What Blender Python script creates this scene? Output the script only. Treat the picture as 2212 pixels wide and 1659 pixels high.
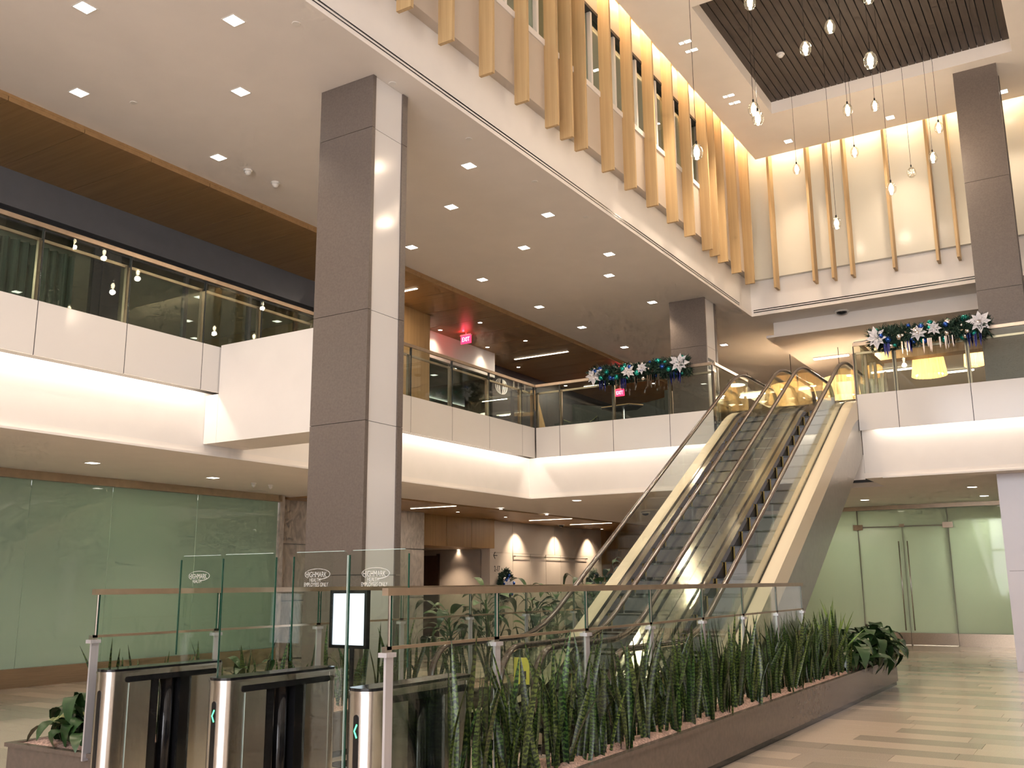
import bpy, bmesh, math, random
from mathutils import Vector, Matrix, Euler
R0 = random.Random(7)
PI = math.pi
scn = bpy.context.scene
COL = scn.collection
for o in list(bpy.data.objects):
    bpy.data.objects.remove(o)

# ---------------------------------------------------------------- camera
FPX, CX, CY = 2075.5, 1106.0, 829.5
YAW, TILT, ROLL = math.radians(-31.8), math.radians(11.7), math.radians(-0.41)
CAM = Vector((0, 0, 1.6))
fw = Vector((math.sin(YAW) * math.cos(TILT), math.cos(YAW) * math.cos(TILT), math.sin(TILT)))
rt = Vector((math.cos(YAW), -math.sin(YAW), 0))
up = rt.cross(fw)
rt2 = math.cos(ROLL) * rt + math.sin(ROLL) * up
up2 = -math.sin(ROLL) * rt + math.cos(ROLL) * up
cam_data = bpy.data.cameras.new('camera')
cam = bpy.data.objects.new('camera', cam_data)
COL.objects.link(cam)
cam_data.sensor_fit = 'HORIZONTAL'
cam_data.sensor_width = 36.0
cam_data.lens = 36.0 * FPX / 2212.0
cam_data.clip_start, cam_data.clip_end = 0.05, 200
m = Matrix((rt2, up2, -fw)).transposed().to_4x4()
m.translation = CAM
cam.matrix_world = m
scn.camera = cam


def at(px, py, **k):
    """photo pixel (2212 x 1659) -> point on the plane x=, y= or z="""
    d = rt2 * ((px - CX) / FPX) - up2 * ((py - CY) / FPX) + fw
    (a, v), = k.items()
    i = 'xyz'.index(a)
    return CAM + d * ((v - CAM[i]) / d[i])


# ---------------------------------------------------------------- world, exposure
wd = bpy.data.worlds.new('world')
scn.world = wd
wd.use_nodes = True
bg = wd.node_tree.nodes['Background']
bg.inputs[0].default_value = (0.96, 0.94, 0.97, 1)
bg.inputs[1].default_value = 4.3
vs = scn.view_settings
vs.view_transform = 'Standard'
vs.look = 'None'
vs.gamma = 1.0
vs.use_curve_mapping = False
vs.exposure = 0.75
cy = scn.cycles
cy.use_denoising = True
try:
    cy.denoiser = 'OPENIMAGEDENOISE'
except Exception:
    pass
cy.use_light_tree = True
cy.max_bounces = 6
cy.use_adaptive_sampling = True
cy.adaptive_threshold = 0.075
cy.adaptive_min_samples = 12
cy.diffuse_bounces = 3
cy.glossy_bounces = 3
cy.transmission_bounces = 6
cy.transparent_max_bounces = 24
cy.sample_clamp_indirect = 6.0
cy.caustics_reflective = False
cy.caustics_refractive = False

WARM = (1.0, 0.80, 0.60)
WARMER = (1.0, 0.70, 0.42)
SOFT = (1.0, 0.86, 0.72)


def lamp(kind, name, loc, energy, color, parent=None, rot=(0, 0, 0), **k):
    d = bpy.data.lights.new(name, kind)
    d.energy = energy
    d.color = color
    for a, b in k.items():
        setattr(d, a, b)
    o = bpy.data.objects.new(name, d)
    COL.objects.link(o)
    if parent is not None:
        o.parent = parent
        loc = Vector(loc) - BASE.get(parent, Vector((0, 0, 0)))
    o.location = loc
    o.rotation_euler = rot
    return o


BASE = {}
# daylight portal: the glazed street entrance behind the photographer lets the sky in
pl = lamp('AREA', 'entrance_portal', (0.0, -6.9, 5.0), 1.0, (1, 1, 1), rot=(PI / 2, 0, 0), shape='RECTANGLE', size=12.0, size_y=9.0)
pl.data.cycles.is_portal = True

# ---------------------------------------------------------------- materials
MATS = {}


def pm(name, col, rough=0.5, metal=0.0, nscale=0, namt=0.12, bump=0.0, coat=0.0, emit=None, estr=0.0, aniso=None, spec=0.5, stretch=(1, 1, 1), dist=0.0):
    mt = bpy.data.materials.new(name)
    MATS[name] = mt
    mt.use_nodes = True
    nt = mt.node_tree
    b = nt.nodes['Principled BSDF']
    b.inputs['Base Color'].default_value = (*col, 1)
    b.inputs['Roughness'].default_value = rough
    b.inputs['Metallic'].default_value = metal
    b.inputs['Specular IOR Level'].default_value = spec
    b.inputs['Coat Weight'].default_value = coat
    b.inputs['Coat Roughness'].default_value = 0.04
    if emit:
        b.inputs['Emission Color'].default_value = (*emit, 1)
        b.inputs['Emission Strength'].default_value = estr
    if nscale:
        tc = nt.nodes.new('ShaderNodeTexCoord')
        mp = nt.nodes.new('ShaderNodeMapping')
        mp.inputs['Scale'].default_value = stretch
        nz = nt.nodes.new('ShaderNodeTexNoise')
        nz.inputs['Scale'].default_value = nscale
        nz.inputs['Detail'].default_value = 5
        nz.inputs['Distortion'].default_value = dist
        nt.links.new(tc.outputs['Object'], mp.inputs[0])
        nt.links.new(mp.outputs[0], nz.inputs[0])
        cr = nt.nodes.new('ShaderNodeValToRGB')
        cr.color_ramp.elements[0].position = 0.3
        cr.color_ramp.elements[1].position = 0.7
        cr.color_ramp.elements[0].color = (*[max(0, c * (1 - namt)) for c in col], 1)
        cr.color_ramp.elements[1].color = (*[min(1, c * (1 + namt)) for c in col], 1)
        nt.links.new(nz.outputs[0], cr.inputs[0])
        nt.links.new(cr.outputs[0], b.inputs['Base Color'])
        if bump:
            bp = nt.nodes.new('ShaderNodeBump')
            bp.inputs['Strength'].default_value = bump
            bp.inputs['Distance'].default_value = 0.02
            nt.links.new(nz.outputs[0], bp.inputs['Height'])
            nt.links.new(bp.outputs[0], b.inputs['Normal'])
    return mt


def facing(nt):
    """Schlick term, the same for both faces of a sheet"""
    lw = nt.nodes.new('ShaderNodeLayerWeight')
    lw.inputs[0].default_value = 0.5
    pw = nt.nodes.new('ShaderNodeMath')
    pw.operation = 'POWER'
    pw.inputs[1].default_value = 4.0
    nt.links.new(lw.outputs['Facing'], pw.inputs[0])
    return lw, pw.outputs[0]


def glass(name, tint=(0.93, 0.97, 0.94), refl=1.0, rough=0.0, floor_=0.03):
    mt = bpy.data.materials.new(name)
    MATS[name] = mt
    mt.use_nodes = True
    nt = mt.node_tree
    nt.nodes.clear()
    out = nt.nodes.new('ShaderNodeOutputMaterial')
    tr = nt.nodes.new('ShaderNodeBsdfTransparent')
    tr.inputs[0].default_value = (*tint, 1)
    gl = nt.nodes.new('ShaderNodeBsdfGlossy')
    gl.inputs[0].default_value = (0.95, 1, 0.97, 1)
    gl.inputs[1].default_value = rough
    fr, fo = facing(nt)
    ml = nt.nodes.new('ShaderNodeMath')
    ml.operation = 'MULTIPLY_ADD'
    ml.inputs[1].default_value = refl * 0.8
    ml.inputs[2].default_value = floor_
    mx = nt.nodes.new('ShaderNodeMixShader')
    nt.links.new(fo, ml.inputs[0])
    nt.links.new(ml.outputs[0], mx.inputs[0])
    nt.links.new(tr.outputs[0], mx.inputs[1])
    nt.links.new(gl.outputs[0], mx.inputs[2])
    nt.links.new(mx.outputs[0], out.inputs[0])
    return mt


def frosted(name, col, trans=0.5):
    """back-painted / frosted glass: diffuse + translucent under a glossy coat"""
    mt = bpy.data.materials.new(name)
    MATS[name] = mt
    mt.use_nodes = True
    nt = mt.node_tree
    nt.nodes.clear()
    out = nt.nodes.new('ShaderNodeOutputMaterial')
    df = nt.nodes.new('ShaderNodeBsdfDiffuse')
    df.inputs[0].default_value = (*col, 1)
    ts = nt.nodes.new('ShaderNodeBsdfTranslucent')
    ts.inputs[0].default_value = (*col, 1)
    m1 = nt.nodes.new('ShaderNodeMixShader')
    m1.inputs[0].default_value = trans
    gl = nt.nodes.new('ShaderNodeBsdfGlossy')
    gl.inputs[1].default_value = 0.03
    fr, fo = facing(nt)
    ml = nt.nodes.new('ShaderNodeMath')
    ml.operation = 'MULTIPLY_ADD'
    ml.inputs[1].default_value = 0.8
    ml.inputs[2].default_value = 0.05
    nt.links.new(fo, ml.inputs[0])
    mx = nt.nodes.new('ShaderNodeMixShader')
    nt.links.new(df.outputs[0], m1.inputs[1])
    nt.links.new(ts.outputs[0], m1.inputs[2])
    nt.links.new(ml.outputs[0], mx.inputs[0])
    nt.links.new(m1.outputs[0], mx.inputs[1])
    nt.links.new(gl.outputs[0], mx.inputs[2])
    nt.links.new(mx.outputs[0], out.inputs[0])
    return mt


def emis(name, col, strength):
    mt = bpy.data.materials.new(name)
    MATS[name] = mt
    mt.use_nodes = True
    nt = mt.node_tree
    nt.nodes.clear()
    out = nt.nodes.new('ShaderNodeOutputMaterial')
    e = nt.nodes.new('ShaderNodeEmission')
    e.inputs[0].default_value = (*col, 1)
    e.inputs[1].default_value = strength
    nt.links.new(e.outputs[0], out.inputs[0])
    mt.cycles.emission_sampling = 'NONE'
    return mt


def wood(name, c1, c2, scale=6, axis='Z', rough=0.45):
    """long grain along one axis"""
    mt = bpy.data.materials.new(name)
    MATS[name] = mt
    mt.use_nodes = True
    nt = mt.node_tree
    b = nt.nodes['Principled BSDF']
    b.inputs['Roughness'].default_value = rough
    tc = nt.nodes.new('ShaderNodeTexCoord')
    mp = nt.nodes.new('ShaderNodeMapping')
    s = [scale * 4] * 3
    s['XYZ'.index(axis)] = scale * 0.12
    mp.inputs['Scale'].default_value = s
    nz = nt.nodes.new('ShaderNodeTexNoise')
    nz.inputs['Scale'].default_value = 1.0
    nz.inputs['Detail'].default_value = 6
    nz.inputs['Distortion'].default_value = 0.6
    cr = nt.nodes.new('ShaderNodeValToRGB')
    cr.color_ramp.elements[0].position = 0.25
    cr.color_ramp.elements[1].position = 0.75
    cr.color_ramp.elements[0].color = (*c1, 1)
    cr.color_ramp.elements[1].color = (*c2, 1)
    nt.links.new(tc.outputs['Object'], mp.inputs[0])
    nt.links.new(mp.outputs[0], nz.inputs[0])
    nt.links.new(nz.outputs[0], cr.inputs[0])
    nt.links.new(cr.outputs[0], b.inputs['Base Color'])
    return mt


def snake_leaf(name, dark, light, edge):
    """banded snake-plant leaf"""
    mt = bpy.data.materials.new(name)
    MATS[name] = mt
    mt.use_nodes = True
    nt = mt.node_tree
    b = nt.nodes['Principled BSDF']
    b.inputs['Roughness'].default_value = 0.35
    tc = nt.nodes.new('ShaderNodeTexCoord')
    wv = nt.nodes.new('ShaderNodeTexWave')
    wv.wave_type = 'BANDS'
    wv.bands_direction = 'Z'
    wv.inputs['Scale'].default_value = 9.0
    wv.inputs['Distortion'].default_value = 7.0
    wv.inputs['Detail'].default_value = 3
    wv.inputs['Detail Scale'].default_value = 4
    cr = nt.nodes.new('ShaderNodeValToRGB')
    cr.color_ramp.elements[0].position = 0.3
    cr.color_ramp.elements[1].position = 0.75
    cr.color_ramp.elements[0].color = (*dark, 1)
    cr.color_ramp.elements[1].color = (*light, 1)
    nt.links.new(tc.outputs['Object'], wv.inputs[0])
    nt.links.new(wv.outputs[0], cr.inputs[0])
    oi = nt.nodes.new('ShaderNodeObjectInfo')
    hs = nt.nodes.new('ShaderNodeHueSaturation')
    mr = nt.nodes.new('ShaderNodeMapRange')
    mr.inputs[3].default_value = 0.4
    mr.inputs[4].default_value = 1.3
    nt.links.new(oi.outputs['Random'], mr.inputs[0])
    nt.links.new(mr.outputs[0], hs.inputs['Value'])
    m2 = nt.nodes.new('ShaderNodeMapRange')
    m2.inputs[3].default_value = 0.46
    m2.inputs[4].default_value = 0.53
    fr2 = nt.nodes.new('ShaderNodeMath')
    fr2.operation = 'FRACT'
    mu = nt.nodes.new('ShaderNodeMath')
    mu.operation = 'MULTIPLY'
    mu.inputs[1].default_value = 7.31
    nt.links.new(oi.outputs['Random'], mu.inputs[0])
    nt.links.new(mu.outputs[0], fr2.inputs[0])
    nt.links.new(fr2.outputs[0], m2.inputs[0])
    nt.links.new(m2.outputs[0], hs.inputs['Hue'])
    nt.links.new(cr.outputs[0], hs.inputs['Color'])
    nt.links.new(hs.outputs[0], b.inputs['Base Color'])
    return mt


white = pm('white_paint', (0.82, 0.775, 0.73), 0.6, nscale=3, namt=0.015)
soffit_m = pm('soffit_paint', (0.86, 0.80, 0.74), 0.7, nscale=2, namt=0.02)
white_gloss = pm('white_back_painted_glass', (0.74, 0.71, 0.68), 0.12, nscale=1, namt=0.01)
stone_grey = pm('grey_brown_stone', (0.150, 0.120, 0.100), 0.42, nscale=40, namt=0.12, bump=0.02)
stone_lav = pm('pale_lavender_panel', (0.60, 0.58, 0.62), 0.25, nscale=2, namt=0.02)
marble = pm('veined_marble', (0.50, 0.45, 0.40), 0.3, nscale=2.2, namt=0.28, stretch=(1, 1.5, 0.8), dist=2.5)
beige = pm('beige_wall_panel', (0.58, 0.50, 0.42), 0.35, nscale=1.5, namt=0.03)
pale_glass = pm('pale_wall_glass', (0.70, 0.67, 0.57), 0.18, nscale=1, namt=0.02)
greige = pm('greige_wall', (0.40, 0.33, 0.27), 0.5, nscale=3, namt=0.06)
fin_m = wood('fin_oak', (0.46, 0.30, 0.14), (0.60, 0.42, 0.21), 5, 'Z', 0.5)
woodceil = wood('ceiling_wood', (0.34, 0.195, 0.080), (0.43, 0.260, 0.115), 4, 'X', 0.4)
woodwall = wood('wall_wood', (0.36, 0.21, 0.085), (0.47, 0.29, 0.125), 4, 'Z', 0.4)
darkwood = pm('dark_wood', (0.045, 0.022, 0.012), 0.4, nscale=20, namt=0.2)
slat_m = wood('dark_slat', (0.060, 0.045, 0.036), (0.085, 0.065, 0.052), 5, 'Y', 0.6)
black = pm('black_plastic', (0.008, 0.008, 0.009), 0.15)
charcoal = pm('charcoal_paint', (0.035, 0.035, 0.038), 0.5, nscale=6, namt=0.06)
slate = pm('blue_grey_paint', (0.14, 0.142, 0.152), 0.45, nscale=6, namt=0.04)
fabric = pm('grey_green_fabric', (0.050, 0.055, 0.048), 0.9, nscale=120, namt=0.2)
bronze = pm('bronze_metal', (0.54, 0.43, 0.32), 0.28, 1.0, nscale=8, namt=0.08, stretch=(8, 0.3, 8))
bronze2 = pm('satin_bronze', (0.56, 0.45, 0.34), 0.38, 1.0, nscale=8, namt=0.08)
steel = pm('brushed_steel', (0.60, 0.56, 0.52), 0.24, 1.0, nscale=30, namt=0.08, stretch=(6, 6, 0.4))
mirror_steel = pm('polished_steel', (0.50, 0.46, 0.41), 0.15, 1.0, nscale=2.5, namt=0.06, bump=0.06, dist=1.5)
alu = pm('anodised_aluminium', (0.62, 0.60, 0.63), 0.38, 0.6, nscale=40, namt=0.06, stretch=(1, 1, 0.1))
rubber = pm('brown_black_rubber', (0.050, 0.034, 0.026), 0.22)
cream = pm('cream_enamel', (0.76, 0.66, 0.49), 0.35)
clad = pm('satin_cladding_metal', (0.44, 0.42, 0.38), 0.32, 0.85, nscale=12, namt=0.05)
step_m = pm('step_aluminium', (0.155, 0.150, 0.160), 0.5, 0.2, nscale=150, namt=0.3, stretch=(6, 0.1, 0.1))
yellow = pm('yellow_paint', (0.26, 0.18, 0.035), 0.6)
planter_m = pm('planter_stone', (0.120, 0.092, 0.075), 0.25, nscale=25, namt=0.1)
planter_in = pm('planter_dark_metal', (0.045, 0.042, 0.045), 0.35)
moss = pm('pinkish_gravel_moss', (0.46, 0.31, 0.25), 0.9, nscale=60, namt=0.45, bump=0.8)
pane_green = frosted('green_frosted_glass', (0.42, 0.55, 0.43), 0.30)
pane_pale = frosted('pale_green_frosted_glass', (0.60, 0.67, 0.55), 0.5)
clear = glass('clear_guard_glass', (0.94, 0.975, 0.945))
clear2 = glass('clear_thin_glass', (0.955, 0.98, 0.955), 1.0)
dim_glass = glass('office_glass', (0.72, 0.80, 0.74), 1.2, 0.0, 0.05)
bulb_glass = glass('bulb_glass', (1.0, 0.97, 0.92), 1.4, 0.08, 0.22)
post_m = pm('dark_bronze_post', (0.30, 0.23, 0.17), 0.35, 0.9)
edge_green = pm('glass_edge', (0.02, 0.075, 0.05), 0.05)
edge_white = pm('glass_edge_bright', (0.42, 0.52, 0.48), 0.12)
def film(name, col, amt):
    mt = bpy.data.materials.new(name)
    mt.use_nodes = True
    nt = mt.node_tree
    nt.nodes.clear()
    out = nt.nodes.new('ShaderNodeOutputMaterial')
    a = nt.nodes.new('ShaderNodeBsdfTransparent')
    d = nt.nodes.new('ShaderNodeBsdfDiffuse')
    d.inputs[0].default_value = (*col, 1)
    mx = nt.nodes.new('ShaderNodeMixShader')
    mx.inputs[0].default_value = amt
    nt.links.new(a.outputs[0], mx.inputs[1])
    nt.links.new(d.outputs[0], mx.inputs[2])
    nt.links.new(mx.outputs[0], out.inputs[0])
    return mt


etch = film('white_etching', (0.75, 0.75, 0.70), 0.45)
tile_light = pm('cream_floor_tile', (0.56, 0.465, 0.375), 0.16, nscale=90, namt=0.10)
tile_mid = pm('greige_floor_tile', (0.43, 0.365, 0.30), 0.16, nscale=120, namt=0.22)
tile_dark = pm('grey_floor_tile', (0.37, 0.32, 0.26), 0.16, nscale=120, namt=0.25)
grout = pm('floor_grout', (0.26, 0.22, 0.18), 0.5)
carpet = pm('upper_floor_carpet', (0.10, 0.09, 0.08), 0.9)
snake_m = snake_leaf('snake_plant_leaf', (0.008, 0.022, 0.008), (0.075, 0.125, 0.025), None)
leaf_m = pm('glossy_dark_leaf', (0.025, 0.060, 0.018), 0.28, nscale=14, namt=0.3)
leaf_pale = pm('pale_leaf', (0.30, 0.32, 0.14), 0.4, nscale=10, namt=0.2)
leaf_mid = pm('mid_green_leaf', (0.060, 0.120, 0.030), 0.35, nscale=10, namt=0.3)
leaf_lime = pm('lime_leaf', (0.16, 0.26, 0.04), 0.4, nscale=10, namt=0.3)
needle_m = pm('dark_fir_needles', (0.012, 0.040, 0.022), 0.6, nscale=40, namt=0.4)
petal_m = pm('silver_white_petal', (0.72, 0.70, 0.72), 0.35, nscale=30, namt=0.15)
silver_b = pm('silver_bauble', (0.80, 0.74, 0.70), 0.12, 1.0)
blue_b = pm('blue_bauble', (0.03, 0.10, 0.42), 0.12, 0.7)
navy_b = pm('navy_ribbon', (0.015, 0.02, 0.16), 0.25, 0.4)
teal_b = pm('teal_bauble', (0.02, 0.36, 0.30), 0.12, 0.7)
screen_m = emis('lit_screen', (0.80, 0.88, 1.0), 0.95)
lens_m = emis('downlight_lens', (1.0, 0.92, 0.80), 9.0)
line_m = emis('linear_lamp', (1.0, 0.84, 0.62), 7.0)
fil_m = emis('filament', (1.0, 0.80, 0.55), 22.0)
red_m = emis('exit_red', (1.0, 0.02, 0.06), 3.2)
redl_m = emis('exit_letters', (1.0, 0.25, 0.35), 6.0)
green_m = emis('green_arrow', (0.10, 1.0, 0.30), 2.2)
shade_m = frosted('ribbed_shade', (0.75, 0.52, 0.26), 0.5)
reveal = pm('downlight_reveal', (0.80, 0.76, 0.70), 0.3)
text_m = pm('dark_lettering', (0.02, 0.018, 0.016), 0.5)
curtain_m = pm('sheer_curtain', (0.30, 0.29, 0.25), 0.8, nscale=20, namt=0.3, stretch=(1, 6, 0.02))


# ---------------------------------------------------------------- mesh helpers
class MB:
    def __init__(s):
        s.v, s.f, s.sm = [], [], False

    def box(s, x0, x1, y0, y1, z0, z1):
        n = len(s.v)
        s.v += [(x, y, z) for x in (x0, x1) for y in (y0, y1) for z in (z0, z1)]
        for q in ((0, 1, 3, 2), (4, 6, 7, 5), (0, 4, 5, 1), (2, 3, 7, 6), (0, 2, 6, 4), (1, 5, 7, 3)):
            s.f.append(tuple(n + i for i in q))
        return s

    def quad(s, *p):
        n = len(s.v)
        s.v += [tuple(q) for q in p]
        s.f.append(tuple(range(n, n + len(p))))
        return s

    def prism(s, poly, axis, a, b):
        """2-D polygon extruded along an axis; poly in the other two axes (x: y,z  y: x,z  z: x,y)"""
        n = len(s.v)
        k = len(poly)
        for t in (a, b):
            for (p, q) in poly:
                s.v.append({'x': (t, p, q), 'y': (p, t, q), 'z': (p, q, t)}[axis])
        s.f.append(tuple(range(n, n + k)))
        s.f.append(tuple(range(n + 2 * k - 1, n + k - 1, -1)))
        for i in range(k):
            j = (i + 1) % k
            s.f.append((n + i, n + k + i, n + k + j, n + j))
        return s

    def rings(s, rings, cap=True, close=False):
        n = len(s.v)
        k = len(rings[0])
        for r in rings:
            s.v += [tuple(p) for p in r]
        N = len(rings)
        for i in range(N if close else N - 1):
            for j in range(k):
                a, b = n + i * k, n + ((i + 1) % N) * k
                s.f.append((a + j, a + (j + 1) % k, b + (j + 1) % k, b + j))
        if cap and not close:
            s.f.append(tuple(n + j for j in range(k - 1, -1, -1)))
            s.f.append(tuple(n + (N - 1) * k + j for j in range(k)))
        return s

    def tube(s, path, r, n=8, sq=None, cap=True):
        """round tube along a path (sq = (half width, half height) for a flat section)"""
        path = [Vector(p) for p in path]
        rs = []
        for i, p in enumerate(path):
            t = (path[min(i + 1, len(path) - 1)] - path[max(i - 1, 0)]).normalized()
            ref = Vector((1, 0, 0)) if abs(t.x) < 0.9 else Vector((0, 0, 1))
            u = (ref - t * ref.dot(t)).normalized()
            w = t.cross(u)
            a, b = (r, r) if sq is None else sq
            rs.append([p + u * (math.cos(2 * PI * j / n) * a) + w * (math.sin(2 * PI * j / n) * b) for j in range(n)])
        s.rings(rs, cap)
        return s

    def lathe(s, prof, c, n=16, axis='z', close=False):
        """profile [(r, h)] turned round an axis through c"""
        rs = []
        for (r, h) in prof:
            ring = []
            for j in range(n):
                a, b = r * math.cos(2 * PI * j / n), r * math.sin(2 * PI * j / n)
                d = {'z': (a, b, h), 'y': (a, h, b), 'x': (h, a, b)}[axis]
                ring.append((c[0] + d[0], c[1] + d[1], c[2] + d[2]))
            rs.append(ring)
        s.rings(rs, close=close)
        return s

    def ball(s, c, r, n=10, m_=7, sz=1.0):
        return s.lathe([(max(r * math.sin(PI * i / m_), 0.0005), -r * sz * math.cos(PI * i / m_)) for i in range(m_ + 1)], c, n)

    def data(s, name, mat, smooth=False):
        me = bpy.data.meshes.new(name)
        me.from_pydata(s.v, [], s.f)
        bm = bmesh.new()
        bm.from_mesh(me)
        bmesh.ops.recalc_face_normals(bm, faces=bm.faces)
        bm.to_mesh(me)
        bm.free()
        for mt in (mat if isinstance(mat, (list, tuple)) else [mat]):
            me.materials.append(mt)
        if smooth:
            for p in me.polygons:
                p.use_smooth = True
        return me

    def build(s, name, mat, parent=None, smooth=False):
        if parent is not None:
            b = BASE.get(parent, Vector((0, 0, 0)))
            s.v = [(p[0] - b.x, p[1] - b.y, p[2] - b.z) for p in s.v]
        o = bpy.data.objects.new(name, s.data(name, mat, smooth))
        COL.objects.link(o)
        if parent is not None:
            o.parent = parent
            BASE[o] = b
        return o


def smooth_by_angle(o, deg=40):
    me = o.data
    for p in me.polygons:
        p.use_smooth = True
    bm = bmesh.new()
    bm.from_mesh(me)
    for e in bm.edges:
        if len(e.link_faces) == 2 and e.calc_face_angle(0) > math.radians(deg):
            e.smooth = False
    bm.to_mesh(me)
    bm.free()
    return o


def tag(o, label, cat, group=None):
    o['label'] = label
    o['category'] = cat
    if group:
        o['group'] = group
    return o


def thing(name, label, cat, loc=(0, 0, 0), group=None, rz=0.0):
    o = bpy.data.objects.new(name, None)
    COL.objects.link(o)
    o.empty_display_size = 0.1
    o.location = loc
    o.rotation_euler = (0, 0, rz)
    BASE[o] = Vector(loc)
    return tag(o, label, cat, group)


def struct(name, mb, mat, smooth=False, label=None):
    o = mb.build(name, mat, None, smooth)
    o['kind'] = 'structure'
    if label:
        o['label'] = label
    return o


def B(*a):
    return MB().box(*a)


def dup(o, loc=None, rz=None, label=None, parent=None, scale=None):
    c = o.copy()
    COL.objects.link(c)
    if parent is not None:
        c.parent = parent
    if loc is not None:
        c.location = loc
    if rz is not None:
        c.rotation_euler = (0, 0, rz)
    if scale is not None:
        c.scale = (scale,) * 3 if not isinstance(scale, tuple) else scale
    if label:
        c['label'] = label
    for ch in list(o.children):
        if ch is not c:
            dup(ch, parent=c)
    return c


def text_mesh(s, size, name, mat, parent, M, extrude=0.002, align='CENTER', sx=1.0):
    """flat lettering as a thin mesh; M places the text plane (x right, y up)"""
    cu = bpy.data.curves.new('t', 'FONT')
    cu.body = s
    cu.size = size
    cu.extrude = extrude
    cu.align_x = align
    cu.align_y = 'CENTER'
    cu.resolution_u = 4
    ob = bpy.data.objects.new('t', cu)
    COL.objects.link(ob)
    dg = bpy.context.evaluated_depsgraph_get()
    me = bpy.data.meshes.new_from_object(ob.evaluated_get(dg))
    bpy.data.objects.remove(ob)
    me.materials.clear()
    me.materials.append(mat)
    b = BASE.get(parent, Vector((0, 0, 0)))
    me.transform(Matrix.Translation(-b) @ M @ Matrix.Diagonal((sx, 1, 1, 1)))
    o = bpy.data.objects.new(name, me)
    COL.objects.link(o)
    if parent is not None:
        o.parent = parent
        BASE[o] = b
    return o


def plane_M(origin, xdir, ydir):
    x, y = Vector(xdir).normalized(), Vector(ydir).normalized()
    z = x.cross(y)
    M = Matrix((x, y, z)).transposed().to_4x4()
    M.translation = Vector(origin)
    return M
# ================================================================ STRUCTURE
XL, XF, YB, YF = -11.10, -11.36, 18.90, 19.06        # balcony guard / fascia planes
Z2, ZC, Z3, Z4 = 4.84, 3.48, 7.80, 11.55              # upper floor, lower ceiling, soffit, atrium ceiling
XA, YA = -6.81, 21.90                                 # atrium opening edges
EX0, EX1 = -6.62, -3.86                               # escalator well

# ---- ground floor: long cream and grey tiles laid in rows
floor = struct('floor', B(-20, 8, -7, 36, -0.2, -0.012), grout)
RW = 0.36
tiles = []
rt_ = random.Random(11)
y = -6.6
while y < 27.0:
    x = -17.0 - rt_.random() * 1.5
    while x < 7.5:
        L = rt_.choice((0.9, 1.2, 1.2, 1.8))
        p = rt_.random()
        tiles.append((x, min(x + L, 7.9), y, y + RW, 0 if p < 0.42 else (1 if p < 0.80 else 2)))
        x += L
    y += RW
tmats = (tile_light, tile_mid, tile_dark)


def in_view(p, mx=60):
    d = Vector(p) - CAM
    z = d.dot(fw)
    if z < 0.3:
        return False
    u, v = CX + FPX * d.dot(rt2) / z, CY - FPX * d.dot(up2) / z
    return -mx < u < 2212 + mx and -mx < v < 1659 + mx


vis = [t for t in tiles if in_view(((t[0] + t[1]) / 2, (t[2] + t[3]) / 2, 0), 250) and (t[0] > -3.4 or t[1] < -7.2) and t[0] < 4]
vis.sort(key=lambda t: ((t[0] + t[1]) / 2) ** 2 + ((t[2] + t[3]) / 2) ** 2)
near = set(id(t) for t in vis[:290])
tmesh = {}
rest = [MB(), MB(), MB()]
for t in tiles:
    if id(t) in near:
        key = (round(t[1] - t[0], 3), t[4])
        if key not in tmesh:
            tmesh[key] = B(0, key[0] - 0.004, 0, RW - 0.004, -0.012, 0).data('tile', tmats[t[4]])
        o = bpy.data.objects.new('tile', tmesh[key])
        COL.objects.link(o)
        o.parent = floor
        o.location = (t[0], t[2], 0)
    else:
        rest[t[4]].box(t[0], t[1] - 0.004, t[2], t[3] - 0.004, -0.012, 0)
allr = MB()
fm = []
for k in range(3):
    n = len(allr.v)
    allr.v += rest[k].v
    allr.f += [tuple(i + n for i in f) for f in rest[k].f]
    fm += [k] * len(rest[k].f)
far_tiles = allr.build('tile_field', tmats, floor)
far_tiles.data.polygons.foreach_set('material_index', fm)
far_tiles['kind'] = 'stuff'

# ---- lower ceilings
b = MB()
b.box(-15.5, XF, -7, 15.6, 3.5, 3.6).box(-13.65, XF, 15.6, 36, 3.5, 3.6)
b.box(XF, EX0, YF, 36, 3.5, 3.6).box(-3.93, 8, YF, 36, 3.5, 3.6).box(EX0, -3.93, 20.9, 36, 3.5, 3.6)
struct('ceiling_lower', b, soffit_m)
cw = struct('ceiling_lower_wood', B(-20, -13.65, 15.6, 36, 3.53, 3.6), woodceil)
for k in range(9):
    B(-18, -13.66, 15.62 + k * 2.1, 15.62 + k * 2.1 + 2.09, 3.47, 3.53).build('ceiling_panel', woodceil, cw)

# ---- upper floor slab, notched for the escalators
b = MB()
b.box(-20, -11.42, -7, 36, 4.3, Z2).box(-11.42, EX0 - 0.11, 19.12, 36, 4.3, Z2)
b.box(EX1 + 0.11, 8, 19.12, 36, 4.3, Z2).box(EX0 - 0.1, EX1 + 0.1, 21.2, 36, 4.3, Z2)
struct('floor_upper', b, carpet)

# ---- white fascia under the balcony with its lit ledge
def fascia(name, x0, x1, y0, y1):
    return struct(name, B(x0, x1, y0, y1, 3.6, 4.42), white)


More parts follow.
